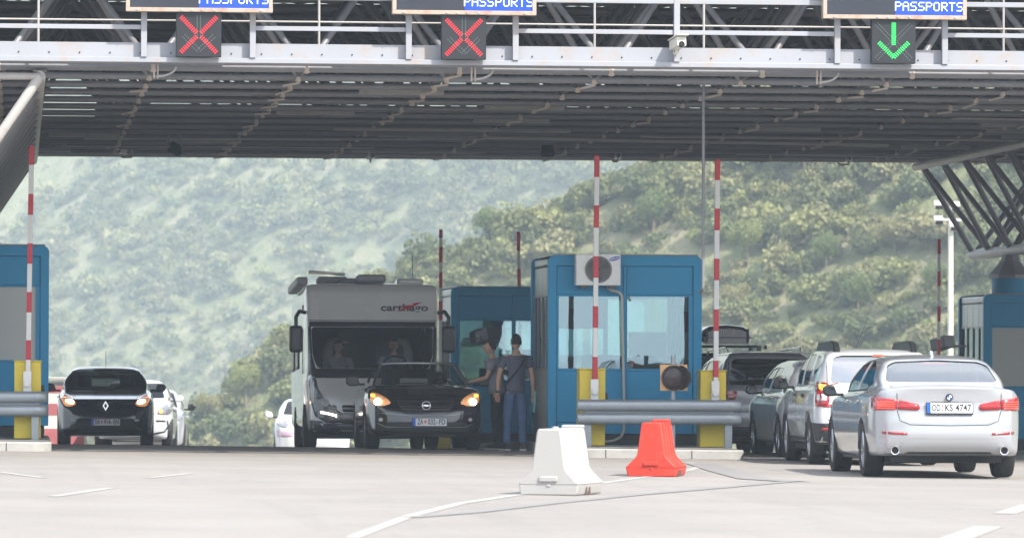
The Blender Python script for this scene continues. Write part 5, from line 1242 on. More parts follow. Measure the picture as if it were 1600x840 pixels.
# ---- black hatchback facing the camera
def clio():
    sp = hatch_spec(4.06, 1.73, 1.45, 2.59, .85, .315, nose=.74, belt=.95, hood_z=.97, spokes=5, wind=.68, dark_in=MC['inside'])
    c = Car('hatchback', 'black hatchback facing the camera with headlights on, beside the left booth', 'car', sp, BLACKC, on_ground(W(168, 89.6)), math.pi-TH+R(5.8), 'oncoming cars on the left')
    sidewin(c, sp)
    c.window('windscreen', rnd([(-.70,1.03),(.70,1.03),(.60,1.335),(.50,1.362),(0,1.376),(-.50,1.362),(-.60,1.335)], .03), 'front', GL_D)
    c.window('rear_window', rnd([(-.52,1.1),(.52,1.1),(.46,1.32),(-.46,1.32)], .05), 'rear', GL_M)
    for o in c.patch('headlight', rnd([(.50,.735),(.56,.80),(.68,.89),(.75,.92),(.76,.80),(.70,.70),(.60,.69)], .04), 'front', HEADW, .012, mirror=True): pass
    c.patch('headlamp_bulb', rnd([(.56,.735),(.66,.75),(.70,.79),(.62,.80),(.55,.775)], .03), 'front', HEAD_ON, .022, mirror=True)
    c.stroke('grille_bar', [(.50,.735),(.35,.725),(.12,.74)], .022, 'front', MC['black_trim'], .012, mirror=True)
    c.stroke('grille_chrome', [(.47,.742),(.33,.742)], .012, 'front', MC['chrome'], .018, mirror=True)
    c.patch('grille', rnd([(-.17,.76),(.17,.76),(.12,.64),(.0,.585),(-.12,.64)], .05), 'front', MC['black_trim'], .008)
    c.patch('lower_grille', rnd([(-.50,.49),(.50,.49),(.56,.27),(-.56,.27)], .05), 'front', MC['under'], .006)
    c.patch('fog_lamp', rnd([(.50,.435),(.58,.435),(.59,.475),(.50,.475)], .015), 'front', CLEARL, .014, mirror=True)
    c.stroke('bonnet_gap', [(.80,.94),(.60,.92),(.50,.80),(.35,.79),(0,.80),(-.35,.79),(-.50,.80),(-.60,.92),(-.80,.94)], .007, 'front', MC['gap'])
    c.finish(); c.mirrors(sp['axles'][0]-.62, 1.04, .85, MC['black_trim'], .21, .15)
    yb = 2.04; e = empty('emblem', (0,yb+.012,.705)); e.parent = c.t
    mb = MB(); P4 = [(0,.085),(.052,0),(0,-.085),(-.052,0)]; q4 = [(0,.050),(.028,0),(0,-.050),(-.028,0)]
    for k in range(4): mb.prism([P4[k], P4[(k+1)%4], q4[(k+1)%4], q4[k]], -.01, .012, 'Y')
    mb.build('diamond', MC['chrome'], e); e.location.y = 1.995
    c.plate('DA 914-EN', 2.045, .42, 'front', 0, .50, .11)
    mb = MB(); mb.tube((0,-.6,1.44), (0,-1.0,1.72), .005, 5); mb.build('aerial', MC['under'], c.t)
    return c
CL = clio(); place(CL, 166, 87.4, 'front', 4.6)
# ---- small white city car behind it, and another light car further back
def city():
    sp = hatch_spec(3.54, 1.64, 1.48, 2.42, .58, .29, nose=.80, belt=.95, hood_z=1.0, spokes=6, wind=.55)
    c = Car('hatchback', 'small white city car standing behind the black hatchback', 'car', sp, WHITEC, on_ground(W(205, 97.5)), math.pi-TH+R(7.5), 'oncoming cars on the left')
    sidewin(c, sp)
    c.window('windscreen', rnd([(-.62,1.05),(.62,1.05),(.53,1.37),(-.53,1.37)], .05), 'front', GL_M)
    c.window('rear_window', rnd([(-.52,1.05),(.52,1.05),(.46,1.34),(-.46,1.34)], .05), 'rear', GL_M)
    c.patch('headlight', rnd([(.50,.70),(.52,.80),(.68,.90),(.78,.90),(.78,.74),(.68,.69)], .05), 'front', HEADG, .010, mirror=True)
    c.patch('indicator', rnd([(.54,.72),(.60,.72),(.60,.79),(.54,.79)], .015), 'front', AMBER, .016, mirror=True)
    c.stroke('bumper_outline', [(-.48,.56),(-.70,.56),(-.72,.45),(-.64,.34),(-.4,.29),(0,.28),(.4,.29),(.64,.34),(.72,.45),(.70,.56),(.48,.56)], .035, 'front', MC['black_trim'], .006)
    c.patch('lower_grille', rnd([(-.42,.50),(.42,.50),(.42,.34),(-.42,.34)], .05), 'front', MC['under'], .006)
    c.stroke('bonnet_gap', [(.78,.94),(.56,.86),(.45,.72),(0,.70),(-.45,.72),(-.56,.86),(-.78,.94)], .007, 'front', MC['gap'])
    c.finish(); c.mirrors(sp['axles'][0]-.55, 1.05, .80, None, .20, .14)
    return c
CI = city(); place(CI, 208, 103.3, 'front', 1.5)
def light_far():
    sp = hatch_spec(4.1, 1.72, 1.50, 2.55, .82, .315, nose=.74, belt=.95, hood_z=.98, spokes=7, wind=.62)
    c = Car('hatchback', 'pale silver car mostly hidden behind the small white city car', 'car', sp, SILVER, on_ground(W(222, 103.0)), math.pi-TH+R(9), 'oncoming cars on the left')
    sidewin(c, sp, GL_M); c.window('windscreen', rnd([(-.66,1.03),(.66,1.03),(.55,1.38),(-.55,1.38)], .05), 'front', GL_M); c.window('rear_window', rnd([(-.52,1.08),(.52,1.08),(.46,1.34),(-.46,1.34)], .05), 'rear', GL_M)
    c.patch('headlight', rnd([(.52,.72),(.56,.82),(.78,.92),(.80,.78),(.68,.70)], .05), 'front', HEADG, .010, mirror=True)
    c.finish(); c.mirrors(sp['axles'][0]-.62, 1.06, .84, MC['black_trim'], .21, .15); return c
LF = light_far(); place(LF, 228, 108.6, 'front', 2.0)
def police():
    sp = hatch_spec(4.3, 1.76, 1.46, 2.6, .85, .315, nose=.74, belt=.95, hood_z=.97, spokes=6, wind=.66)
    c = Car('hatchback', 'white car with blue and pink markings in the distance, left of the motorhome wheels', 'car', sp, WHITEC, on_ground(W(474, 113.0)), math.pi-TH+R(1), 'oncoming cars on the left')
    sidewin(c, sp, GL_M); c.window('windscreen', rnd([(-.66,1.03),(.66,1.03),(.55,1.35),(-.55,1.35)], .05), 'front', GL_M); c.window('rear_window', rnd([(-.52,1.08),(.52,1.08),(.46,1.32),(-.46,1.32)], .05), 'rear', GL_M)
    c.patch('headlight', rnd([(.52,.72),(.56,.82),(.78,.92),(.80,.78),(.68,.70)], .05), 'front', HEADG, .010, mirror=True)
    c.patch('side_stripe', [(-1.6,.62),(1.3,.55),(1.35,.80),(-1.6,.85)], 'right', M('blue_stripe', (.10,.25,.60), .4), .004, mirror=True); c.patch('pink_stripe', [(.45,.50),(.78,.50),(.80,.66),(.40,.60)], 'front', M('pink_stripe', (.55,.36,.46), .4), .004, mirror=True)
    c.finish(); c.mirrors(sp['axles'][0]-.62, 1.04, .85, WHITEC, .21, .15)
    return c
PO = police(); place(PO, 490, 112, 'front', 3)
# ---- dark brown convertible facing the camera
def cabrio():
    L, W_, H = 4.70, 1.84, 1.02; yf, yr = 2.35, -2.35; af, ar = 1.40, -1.30
    sp = dict(L=L, W=W_, H=H, wr=.34, axles=(af, ar), tw=.235, spokes=5,
     sideL=[(yr+.15,.25),(yr+.02,.35),(yr,.55),(yr+.06,.75),(yr+.08,.98),(-1.6,1.03),(-.6,.98),(.3,.97),(.95,1.0),(1.4,.95),(1.9,.84),(2.15,.74),(2.28,.60),(2.34,.42),(2.30,.24),(2.1,.18),(-1.8,.2)],
     secL=[(0,.16),(.76,.17),(.86,.25),(.885,.36),(.915,.54),(.92,.68),(.905,.82),(.86,.93),(.74,.99),(.4,1.02),(0,1.035)],
     planL=[(yf,0),(yf-.01,.3),(yf-.08,.55),(yf-.22,.76),(yf-.5,.88),(af,.92),(ar,.92),(yr+.45,.89),(yr+.15,.78),(yr+.02,.5),(yr,0)], seat_y=-.1, dash_y=.42, dash_z=.95, yc=.2, mir_z=1.20, mir_y=.40, seat_h=.98, zc=.5)
    c = Car('convertible', 'dark brown open convertible facing the camera with headlights on, beside the standing men', 'car', sp, BROWNC, on_ground(W(664, 79.0)), math.pi-TH+R(6.8), 'oncoming cars in the middle lane')
    # open cockpit
    c.cut.prism(rnd([(-.70,.55),(.70,.55),(.70,-1.15),(.60,-1.30),(-.60,-1.30),(-.70,-1.15)], .08), .80, 1.4, 'Z')
    c.patch('headlight', rnd([(.52,.70),(.60,.79),(.74,.86),(.82,.86),(.83,.74),(.78,.68),(.66,.66)], .04), 'front', HEADW, .010, mirror=True)
    c.patch('headlamp_bulb', [(.72+.046*math.cos(a), .72+.046*math.sin(a)) for a in np.linspace(0, 2*math.pi, 14, endpoint=False)], 'front', HEAD_ON, .022, mirror=True)
    c.patch('indicator', rnd([(.76,.79),(.82,.80),(.82,.84),(.76,.83)], .01), 'front', AMBER, .016, mirror=True)
    c.patch('grille', rnd([(-.46,.755),(.46,.755),(.40,.62),(.30,.58),(-.30,.58),(-.40,.62)], .04), 'front', MC['under'], .006)
    for z, w in ((.725,.44), (.685,.42), (.645,.39), (.605,.36)): c.stroke('grille_bar', [(-w,z+.006),(0,z-.006),(w,z+.006)], .012 if z < .72 else .009, 'front', MC['chrome'] if z == .685 else M('grille_grey', (.16,.155,.15), .3, metal=.6), .012)
    c.patch('lower_grille', rnd([(-.60,.42),(.60,.42),(.68,.26),(-.68,.26)], .04), 'front', MC['under'], .006)
    c.stroke('bumper_chrome', [(-.72,.40),(-.60,.345),(.60,.345),(.72,.40)], .010, 'front', M('dull_chrome', (.25,.25,.25), .3, metal=.8), .012)
    c.stroke('bumper_line', [(-.70,.555),(-.4,.53),(.4,.53),(.70,.555)], .008, 'front', MC['dull_chrome'], .006)
    c.patch('fog_lamp', [(.68+.03*math.cos(a), .455+.03*math.sin(a)) for a in np.linspace(0, 6.28, 12, endpoint=False)], 'front', CLEARL, .014, mirror=True)
    c.stroke('bonnet_gap', [(.80,.90),(.62,.85),(.50,.78),(0,.77),(-.50,.78),(-.62,.85),(-.80,.90)], .007, 'front', MC['gap'])
    for pts in ([(.78,.93),(.80,.6),(.72,.30)], [(-.55,.95),(-.50,.6),(-.42,.35)]): c.stroke('door_gap', pts, .008, 'right', MC['gap'], mirror=True)
    c.finish()
    # windscreen frame: bars and a curved pane
    a, b = Vector((.735,1.00,.975)), Vector((.575,.32,1.315)); n = 10
    top = [Vector((b.x*math.sin(t), b.y+.14*math.cos(t)**2*1.0, b.z+.02*math.cos(t))) for t in np.linspace(-math.pi/2, math.pi/2, n+1)]
    bot = [Vector((a.x*math.sin(t), a.y+.20*math.cos(t)**2, a.z+.02*math.cos(t))) for t in np.linspace(-math.pi/2, math.pi/2, n+1)]
    mb = MB(); mb.path(top, .022, 8); mb.tube(top[0], bot[0], .024, 8); mb.tube(top[-1], bot[-1], .024, 8); mb.build('windscreen_frame', M('satin_chrome_trim', (.40,.40,.41), .3, metal=.9), c.t, smooth=60)
    vs_ = bot+top; fs_ = [(i, i+1, n+2+i, n+1+i) for i in range(n)]; mb = MB(); mb.add(vs_, fs_); mb.build('windscreen', GL_W, c.t, smooth=60)
    for sx in (-1, 1):
        x = sx*.80; mb = MB(); mb.add([(x,.85,.97),(x*.86,.36,1.25),(x*.85,-.45,1.23),(x*.97,-.55,.96)], [(0,1,2,3)]); mb.build('side_window', GL_W, c.t)
    mb = MB(); mb.tube((-.6,.97,1.005), (.05,1.10,1.02), .010, 6); mb.tube((.0,1.10,1.02), (.62,.97,1.005), .010, 6); mb.build('wiper', MC['chrome'], c.t)
    c.mirrors(.62, 1.06, .90, MC['black_trim'], .24, .17)
    e = empty('emblem', (0,2.335,.67)); e.parent = c.t
    mb = MB(); N_ = 28; vs_ = []; fs_ = []
    pts = [Vector((.062*math.cos(t), 0, .062*math.sin(t))) for t in np.linspace(0, 2*math.pi, 25)]; mb.path(pts, .009, 8); mb.prism([(-.06,.004),(-.01,.012),(.02,.016),(.06,-.002),(.01,-.010),(-.02,-.014)], -.006, .006, 'Y'); mb.build('ring_and_bolt', MC['chrome'], e, smooth=60)
    c.plate('ZA 032-FD', 2.362, .42, 'front', -.05, .52, .115)
    return c
CAB = cabrio(); place(CAB, 667, 76.6, 'front', 4.9)
# ---------------------------------------------------------------- motorhome
CREAMW = paintm('motorhome_white', (.74,.72,.69)); GREYB = paintm('motorhome_grey', (.085,.085,.092), .3, .35)
def motorhome():
    L, W_, H = 7.2, 2.27, 2.86; yf, yr = 3.6, -3.6
    sp = dict(L=L, W=W_, H=H, wr=.34, axles=(2.55,-1.6), tw=.22, spokes=6, zc=1.3, kL=.12,
     sideL=[(yr,.35),(yr,2.55),(yr+.12,2.72),(-2.5,2.74),(2.3,2.74),(2.72,2.70),(2.86,2.56),(2.92,2.30),(2.98,2.06),(3.22,1.40),(3.34,1.12),(3.50,.92),(3.58,.70),(3.60,.45),(3.52,.27),(3.3,.22),(1.9,.25),(1.5,.30),(-1.0,.32)],
     secL=[(0,.2),(.95,.22),(1.06,.30),(1.11,.45),(1.13,.9),(1.135,1.6),(1.13,2.35),(1.12,2.60),(1.03,2.73),(.9,2.745),(0,2.76)],
     planL=[(yf,0),(yf-.02,.45),(yf-.10,.78),(yf-.28,.98),(yf-.6,1.08),(yf-1.1,1.13),(0,1.135),(yr+.1,1.135),(yr,1.08),(yr,0)],
     planG=None, seat_y=1.55, dash_y=2.55, dash_z=1.22, yc=1.2, seat_h=1.75, mir_y=2.7, mir_z=1.95)
    c = Car('motorhome', 'white integrated motorhome with a couple behind its wide windscreen', 'motorhome', sp, CREAMW, (0,0,0), 0, None, step=.07)
    GLM = glass('motorhome_screen', (.72,.74,.74), ior=1.38)
    ws = rnd([(-.90,1.30),(.90,1.30),(.98,1.50),(1.00,1.98),(-1.00,1.98),(-.98,1.50)], .06)
    c.window('windscreen', ws, 'front', GLM)
    BT = MC['black_trim']
    def ring(inner, outer):   # dark surround as four patches
        pass
    c.patch('screen_surround', [(-1.03,2.07),(1.03,2.07),(1.03,1.985),(-1.03,1.985)], 'front', BT, .006)
    c.patch('screen_surround', [(-1.03,1.295),(1.03,1.295),(1.00,1.17),(.93,1.14),(-.93,1.14),(-1.00,1.17)], 'front', BT, .006)
    c.patch('screen_surround', [(1.005,1.985),(1.045,1.985),(1.045,1.18),(.93,1.29),(.985,1.5)], 'front', BT, .006, mirror=True)
    c.window('cab_side_window', rnd([(1.75,1.25),(2.62,1.20),(2.75,1.35),(2.70,1.95),(1.75,1.98)], .06), 'right', glass('cab_side_glass', (.75,.78,.76), ior=1.5), mirror=True)
    for y0 in (-.9, -2.9): c.patch('side_window', rnd([(y0,1.35),(y0+1.1,1.35),(y0+1.1,1.95),(y0,1.95)], .08), 'right', MC['black_trim'], .02, mirror=True)
    # dark lamp band sweeping down from the screen corner, grey bumper
    c.patch('lamp_band', rnd([(1.04,1.16),(.93,1.14),(.90,.98),(.80,.80),(.66,.66),(.50,.56),(.50,.42),(.74,.40),(.94,.52),(1.02,.80)], .03), 'front', GREYB, .008, mirror=True)
    c.patch('front_bumper', rnd([(-1.02,.46),(-.6,.40),(.6,.40),(1.02,.46),(1.0,.26),(-1.0,.26)], .04), 'front', GREYB, .010)
    c.patch('front_bumper_panel', rnd([(-.52,.57),(.52,.57),(.52,.405),(-.52,.405)], .03), 'front', GREYB, .014)
    c.patch('grille', rnd([(-.52,.70),(.52,.70),(.50,.585),(-.50,.585)], .03), 'front', MC['under'], .012)
    c.stroke('grille_bar', [(-.50,.645),(.50,.645)], .025, 'front', GREYB, .022)
    for (x, z, r_) in ((.88,.84,.045), (.775,.735,.055), (.64,.655,.045)):
        c.patch('headlight', [(x+r_*math.cos(a), z+r_*math.sin(a)) for a in np.linspace(0, 2*math.pi, 14, endpoint=False)], 'front', CLEARL if r_ > .05 else HEADG, .02, mirror=True)
    for k in range(5): x = .60+.052*k; c.patch('running_light', [(x,.515+.012*k),(x+.036,.52+.012*k),(x+.036,.552+.012*k),(x,.547+.012*k)], 'front', M('running_led', (1,.9,.75), .3, emit=(1,.88,.70), es=3.5), .024, mirror=True)
    c.patch('fog_lamp', [(.80+.045*math.cos(a), .38+.045*math.sin(a)) for a in np.linspace(0, 2*math.pi, 12, endpoint=False)], 'front', HEADG, .02, mirror=True)
    c.patch('skirt', [(yr+.1,.34),(1.9,.34),(1.9,.55),(yr+.1,.55)], 'right', GREYB, .006, mirror=True)
    for pts in ([(1.62,.4),(1.62,2.2)], [(2.82,.7),(2.70,1.2),(2.74,2.0)], [(.2,.5),(.2,2.3),(.85,2.3),(.85,.5)]): c.stroke('door_gap', pts, .014, 'right', MC['gap'], mirror=True)
    c.stroke('cab_panel_gap', [(-1.04,2.09),(1.04,2.09)], .010, 'front', MC['gap'], .004)
    c.patch('marker_lamp', [(2.1,2.30),(2.2,2.30),(2.2,2.36),(2.1,2.36)], 'right', REDL, .02, mirror=True)
    c.finish()
    t = c.t
    # beige captain's chairs, dashboard shelf, bulkhead
    BEI = M('beige_leather', (.34,.31,.27), .6); DK = M('cab_dark', (.05,.05,.052), .8)
    for sx in (-1, 1):
        mb = MB(); mb.prism([(sx*.5-.26,.9),(sx*.5+.26,.9),(sx*.5+.25,1.62),(sx*.5+.15,1.84),(sx*.5-.15,1.84),(sx*.5-.25,1.62)], 1.42, 1.56, 'Y'); mb.span((sx*.5-.26,1.5,.9), (sx*.5+.26,2.0,1.06)); mb.build('captain_seat', BEI, t, bevel=.05)
    mb = MB(); mb.span((-1.0,-.2,.4), (1.0,-.12,2.6)); mb.build('inner_bulkhead', DK, t)
    mb = MB(); mb.span((-1.0,.6,2.1), (1.0,2.5,2.55)); mb.build('drop_bed', DK, t)
    mb = MB(); mb.span((-.16,2.6,1.22), (.10,2.62,1.30)); mb.build('permit_card', M('permit_paper', (.55,.57,.6), .6), t)
    # roof kit
    RK = M('roof_grey', (.30,.30,.31), .5)
    for (x, y, w, d_, h_) in ((-.02,2.0,.48,.6,.13), (-.72,.9,.45,.7,.10), (.25,1.0,.5,.7,.10), (.55,.1,.5,.8,.16)):
        mb = MB(); mb.span((x-w/2, y-d_/2, 2.74), (x+w/2, y+d_/2, 2.74+h_)); mb.build('roof_hatch', RK if x > -.5 else CREAMW, t, bevel=.04)
    mb = MB(); mb.tube((.35,.3,2.94), (.95,.5,2.98), .025); mb.box((.65,.4,2.95), (.62,.5,.035)); mb.build('satellite_dish', CREAMW, t, bevel=.01)
    mb = MB(); mb.span((1.02,-2.6,2.70), (1.2,1.9,2.84)); mb.build('awning_case', RK, t, bevel=.03)
    mb = MB(); mb.tube((-.80,.6,2.75), (-.79,.6,3.25), .006, 5); mb.build('aerial', MC['under'], t)
    # long bus mirrors
    for sx in (-1, 1):
        e = empty('door_mirror', (sx*1.25, 3.05, 1.78)); e.parent = t
        mb = MB(); mb.span((-.11,-.07,-.22), (.11,.05,.22)); mb.build('mirror_shell', BT, e, bevel=.05, segs=3)
        mb = MB(); mb.span((-.08,-.075,-.18), (.08,-.0705,.18)); mb.build('mirror_glass', MC['mirror'], e)
        mb = MB(); mb.path([(0,0,.2),(0,-.02,.36),(-sx*.06,-.12,.46),(-sx*.16,-.2,.44)], .032, 8); mb.build('mirror_arm', BT, e, smooth=60)
    for z, x in ((2.33,.40),):
        lt = put_text('lettering', 'carthago', .165, M('dark_letter', (.04,.04,.045), .4), t, (-.53, 2.945, 2.30), (R(90), 0, math.pi), .003, 1.36, .003)
        h = c.bvh.ray_cast(Vector((-.53,8,2.30)), Vector((0,-1,0)))[0]; lt.location.y = h.y+.012; lt.rotation_euler = (R(90-13), 0, math.pi)
        mb = MB(); mb.prism([(-.16,-.07),(.05,.0),(.03,-.03),(.26,.10),(.10,.075),(.12,.05),(-.08,.03),(-.04,.0)], -.006, .003, 'Y'); sw_ = mb.build('red_swoosh', M('logo_red', (.50,.015,.03), .4), t); sw_.location = (-.56, h.y+.018, 2.30); sw_.rotation_euler = (R(-13), 0, math.pi)
    return c
MH = motorhome(); place(MH, 585, 81.8, 'front', 4.4)
# ---------------------------------------------------------------- people: one skinned body each, clothes and hair as children
SKIN = M('skin', (.50,.30,.21), .55, var=.08, vs=12); HAIRD = M('dark_hair', (.018,.013,.010), .7, var=.3, vs=30, bump=.5, bs=80)
def skin_mesh(nodes, edges, sub=2, root=None):
    names = list(nodes); me = bpy.data.meshes.new('s'); me.from_pydata([nodes[n][0] for n in names], [(names.index(a), names.index(b)) for a, b in edges], [])
    o = bpy.data.objects.new('s', me); C.objects.link(o)
    m = o.modifiers.new('k', 'SKIN'); m.use_smooth_shade = True; m.branch_smoothing = .6
    for i, n in enumerate(names):
        r = nodes[n][1]; me.skin_vertices[0].data[i].radius = (r, r) if not isinstance(r, tuple) else r; me.skin_vertices[0].data[i].use_root = (n == (root or names[0]))
    s = o.modifiers.new('s', 'SUBSURF'); s.levels = sub; s.render_levels = sub
    bpy.context.view_layer.update(); nm = bpy.data.meshes.new_from_object(o.evaluated_get(bpy.context.evaluated_depsgraph_get())); bpy.data.objects.remove(o); return nm
def person(label, loc, rz, pose, shirt, trousers=None, hair='short', shoes=None, sleeves='short', flat=.72, hatm=None, height=1.0, group=None, headturn=0, headtilt=0):
    """pose: joint -> (x right, y forward, z up) in metres for a 1.80 m adult; missing joints are left out"""
    t = empty('person', loc, rz, label, 'person', group); t.scale = (height,)*3; P = {k: Vector(v) for k, v in pose.items()}
    N = {}; E = []
    def nd(n, p, r): N[n] = (tuple(p), r)
    nd('pelvis', P['pelvis'], .105); mid = P['pelvis'].lerp(P['chest'], .5); nd('waist', mid, .105); nd('chest', P['chest'], .135); nd('collar', P['chest'].lerp(P['neck'], .6), .078); nd('neck', P['neck'], .055); nd('headbase', P['neck'].lerp(P['head'], .45), .056)
    E += [('pelvis','waist'),('waist','chest'),('chest','collar'),('collar','neck'),('neck','headbase')]
    for s in 'LR':
        if 'sh'+s in P:
            nd('sh'+s, P['sh'+s], .050); nd('el'+s, P['el'+s], .040); nd('wr'+s, P['wr'+s], .027); E += [('collar','sh'+s),('sh'+s,'el'+s),('el'+s,'wr'+s)]
            um = P['sh'+s].lerp(P['el'+s], .5); fm = P['el'+s].lerp(P['wr'+s], .35); nd('um'+s, um, .048); nd('fm'+s, fm, .040)
            E.remove(('sh'+s,'el'+s)); E.remove(('el'+s,'wr'+s)); E += [('sh'+s,'um'+s),('um'+s,'el'+s),('el'+s,'fm'+s),('fm'+s,'wr'+s)]
            d = (P['wr'+s]-P['el'+s]).normalized(); nd('palm'+s, P['wr'+s]+d*.07, .036); E.append(('wr'+s,'palm'+s))
        if 'hip'+s in P:
            nd('hip'+s, P['hip'+s], .078); nd('kn'+s, P['kn'+s], .057); nd('cf'+s, P['kn'+s].lerp(P['an'+s], .3), .055); nd('an'+s, P['an'+s], .038); nd('toe'+s, P['toe'+s], .036)
            E += [('pelvis','hip'+s),('hip'+s,'kn'+s),('kn'+s,'cf'+s),('cf'+s,'an'+s),('an'+s,'toe'+s)]
    bm = bmesh.new(); bm.from_mesh(skin_mesh(N, E))
    # torso slightly flattened front to back handled by pose scale; fingers as five separate tapering chains
    for s in 'LR':
        if 'sh'+s not in P: continue
        w = P['wr'+s]; d = (w-P['el'+s]).normalized(); side = d.cross(Vector((0,1,0))) if abs(d.y) < .8 else d.cross(Vector((0,0,1))); side.normalize(); back = d.cross(side).normalized()
        sg = 1 if s == 'R' else -1
        for k, (off, ln) in enumerate(((-.030,.062),(-.010,.074),(.011,.078),(.031,.070))):
            b0 = w+d*.085+side*off; curl = .35
            c1 = b0+d*ln*.5; c2 = c1+(d*math.cos(curl)+back*math.sin(curl))*ln*.32; c3 = c2+(d*math.cos(curl*2.2)+back*math.sin(curl*2.2))*ln*.25
            fm = skin_mesh({'a': (tuple(b0-d*.02), .011), 'b': (tuple(c1), .0095), 'c': (tuple(c2), .0085), 'd': (tuple(c3), .007)}, [('a','b'),('b','c'),('c','d')], 1); bm.from_mesh(fm); bpy.data.meshes.remove(fm)
        th = skin_mesh({'a': (tuple(w+d*.025+side*.02*sg), .014), 'b': (tuple(w+d*.06+side*.052*sg), .011), 'c': (tuple(w+d*.09+side*.058*sg+back*.012), .0085)}, [('a','b'),('b','c')], 1); bm.from_mesh(th); bpy.data.meshes.remove(th)
    # head: ellipsoid with brow, nose, chin, ears
    hb = bmesh.new(); bmesh.ops.create_uvsphere(hb, u_segments=28, v_segments=20, radius=1)
    for v in hb.verts:
        x, y, z = v.co; 
        f = max(0, y); jaw = 1-.22*max(0, -z)
        nx_, ny_, nz_ = x*.076*jaw, y*.098*(1-.10*max(0, -z)), z*.118
        if y > .3:
            nose = math.exp(-((x/.16)**2))*math.exp(-((z+.12)/.26)**2); ny_ += .024*nose*(1 if z < .12 else .4)
            for ex in (-.42, .42): ny_ -= .010*math.exp(-(((x-ex)/.2)**2)-((z-.08)/.13)**2)
            ny_ += .005*math.exp(-((x/.35)**2)-((z+.50)/.10)**2); ny_ -= .004*math.exp(-((x/.35)**2)-((z+.40)/.05)**2)
        v.co = (nx_, ny_, nz_)
    rot = Matrix.Rotation(headturn, 4, 'Z') @ Matrix.Rotation(headtilt, 4, 'X'); hm_ = Matrix.Translation(P['head']) @ rot
    for sx in (-1, 1):
        r_ = bmesh.ops.create_uvsphere(hb, u_segments=10, v_segments=8, radius=1)
        for v in r_['verts']: v.co = Vector((sx*.078+v.co.x*.012, -.005+v.co.y*.020, -.01+v.co.z*.033))
    hb.transform(hm_); tmp = bpy.data.meshes.new('h'); hb.to_mesh(tmp); hb.free(); bm.from_mesh(tmp)
    me = bpy.data.meshes.new('body'); bm.to_mesh(me); bm.free(); me.materials.append(SKIN); link('body', me, t, 80)
    # eyes and mouth
    eb = MB()
    for sx in (-1, 1): eb.lathe([(0,.006),(.011,.003),(.013,-.006)], 'Y', (sx*.032,.083,.010), 10)
    o = eb.build('eyes', M('eye_dark', (.05,.04,.035), .2), t, smooth=60); o.data.transform(hm_)
    mo = MB(); mo.box((0,.0925,-.052), (.045,.012,.009)); o = mo.build('mouth', M('lips', (.30,.12,.10), .5), t); o.data.transform(hm_)
    # hair cap
    hb = bmesh.new(); bmesh.ops.create_uvsphere(hb, u_segments=28, v_segments=20, radius=1); kill = []
    for v in hb.verts:
        x, y, z = v.co; low = {'short': -.5, 'cap': -.4, 'bob': -.75}[hair]
        lim = .38 if y > .15 else low
        keep = z > lim + (.25 if (hair != 'bob' and abs(x) > .8 and y > -.2) else 0)
        v.co = (x*.083, y*.104-.004, z*.127+.004)
        if not keep: kill.append(v)
    bmesh.ops.delete(hb, geom=kill, context='VERTS'); hb.transform(hm_); hme_ = bpy.data.meshes.new('hair'); hb.to_mesh(hme_); hb.free(); hme_.materials.append(hatm or HAIRD); ho = link('cap' if hair == 'cap' else 'hair', hme_, t, 80)
    sm = ho.modifiers.new('t', 'SOLIDIFY'); sm.thickness = .012
    if hair == 'cap':
        pk = MB(); pk.lathe([(0,.01),(.075,.008),(.085,0),(.07,-.004)], 'Z', (0,.075,.035), 18); o = pk.build('cap_peak', hatm or HAIRD, ho, smooth=60); o.data.transform(hm_)
    # shirt
    S = {}; SE = []
    def sn(n, r): S[n] = (N[n][0], r)
    low = Vector(N['pelvis'][0])+Vector((0,0,-.10)); S['hem'] = (tuple(low), .172); S['lw'] = (tuple(low+Vector((0,0,.13))), .158); sn('waist', .142); sn('chest', .158); sn('collar', .128)
    nk = Vector(N['collar'][0]).lerp(Vector(N['neck'][0]), .8); S['nk'] = (tuple(nk), .076); SE += [('hem','lw'),('lw','waist'),('waist','chest'),('chest','collar'),('collar','nk')]
    for s in 'LR':
        if 'sh'+s in N:
            sn('sh'+s, .086); SE.append(('collar','sh'+s)); e = Vector(N['um'+s][0]).lerp(Vector(N['el'+s][0]), .25); S['sl'+s] = (tuple(e), .064); SE.append(('sh'+s,'sl'+s))
            if sleeves == 'long': sn('el'+s, .054); S['cu'+s] = (tuple(Vector(N['fm'+s][0]).lerp(Vector(N['wr'+s][0]), .8)), .040); SE += [('sl'+s,'el'+s),('el'+s,'cu'+s)]
    sme = skin_mesh(S, SE, 2, 'chest'); sme.materials.append(shirt); so_ = link('shirt', sme, t, 80)
    tx = bpy.data.textures.get('folds') or bpy.data.textures.new('folds', 'CLOUDS'); tx.noise_scale = .12
    dm = so_.modifiers.new('folds', 'DISPLACE'); dm.texture = tx; dm.strength = .022; dm.mid_level = .5
    if trousers:
        T = {'pelvis': (N['pelvis'][0], .138)}; TE = []
        T['wb'] = (tuple(Vector(N['pelvis'][0])+Vector((0,0,.11))), .132); TE.append(('pelvis','wb'))
        for s in 'LR':
            if 'hip'+s in N:
                for n, r in (('hip', .108), ('kn', .075), ('cf', .069)): T[n+s] = (N[n+s][0], r)
                a = Vector(N['an'+s][0]); T['an'+s] = (tuple(a+Vector((0,0,.0))), .062); TE += [('pelvis','hip'+s),('hip'+s,'kn'+s),('kn'+s,'cf'+s),('cf'+s,'an'+s)]
        tme = skin_mesh(T, TE, 2, 'pelvis'); tme.materials.append(trousers); to_ = link('trousers', tme, t, 80); dm = to_.modifiers.new('folds', 'DISPLACE'); dm.texture = tx; dm.strength = .018; dm.mid_level = .5
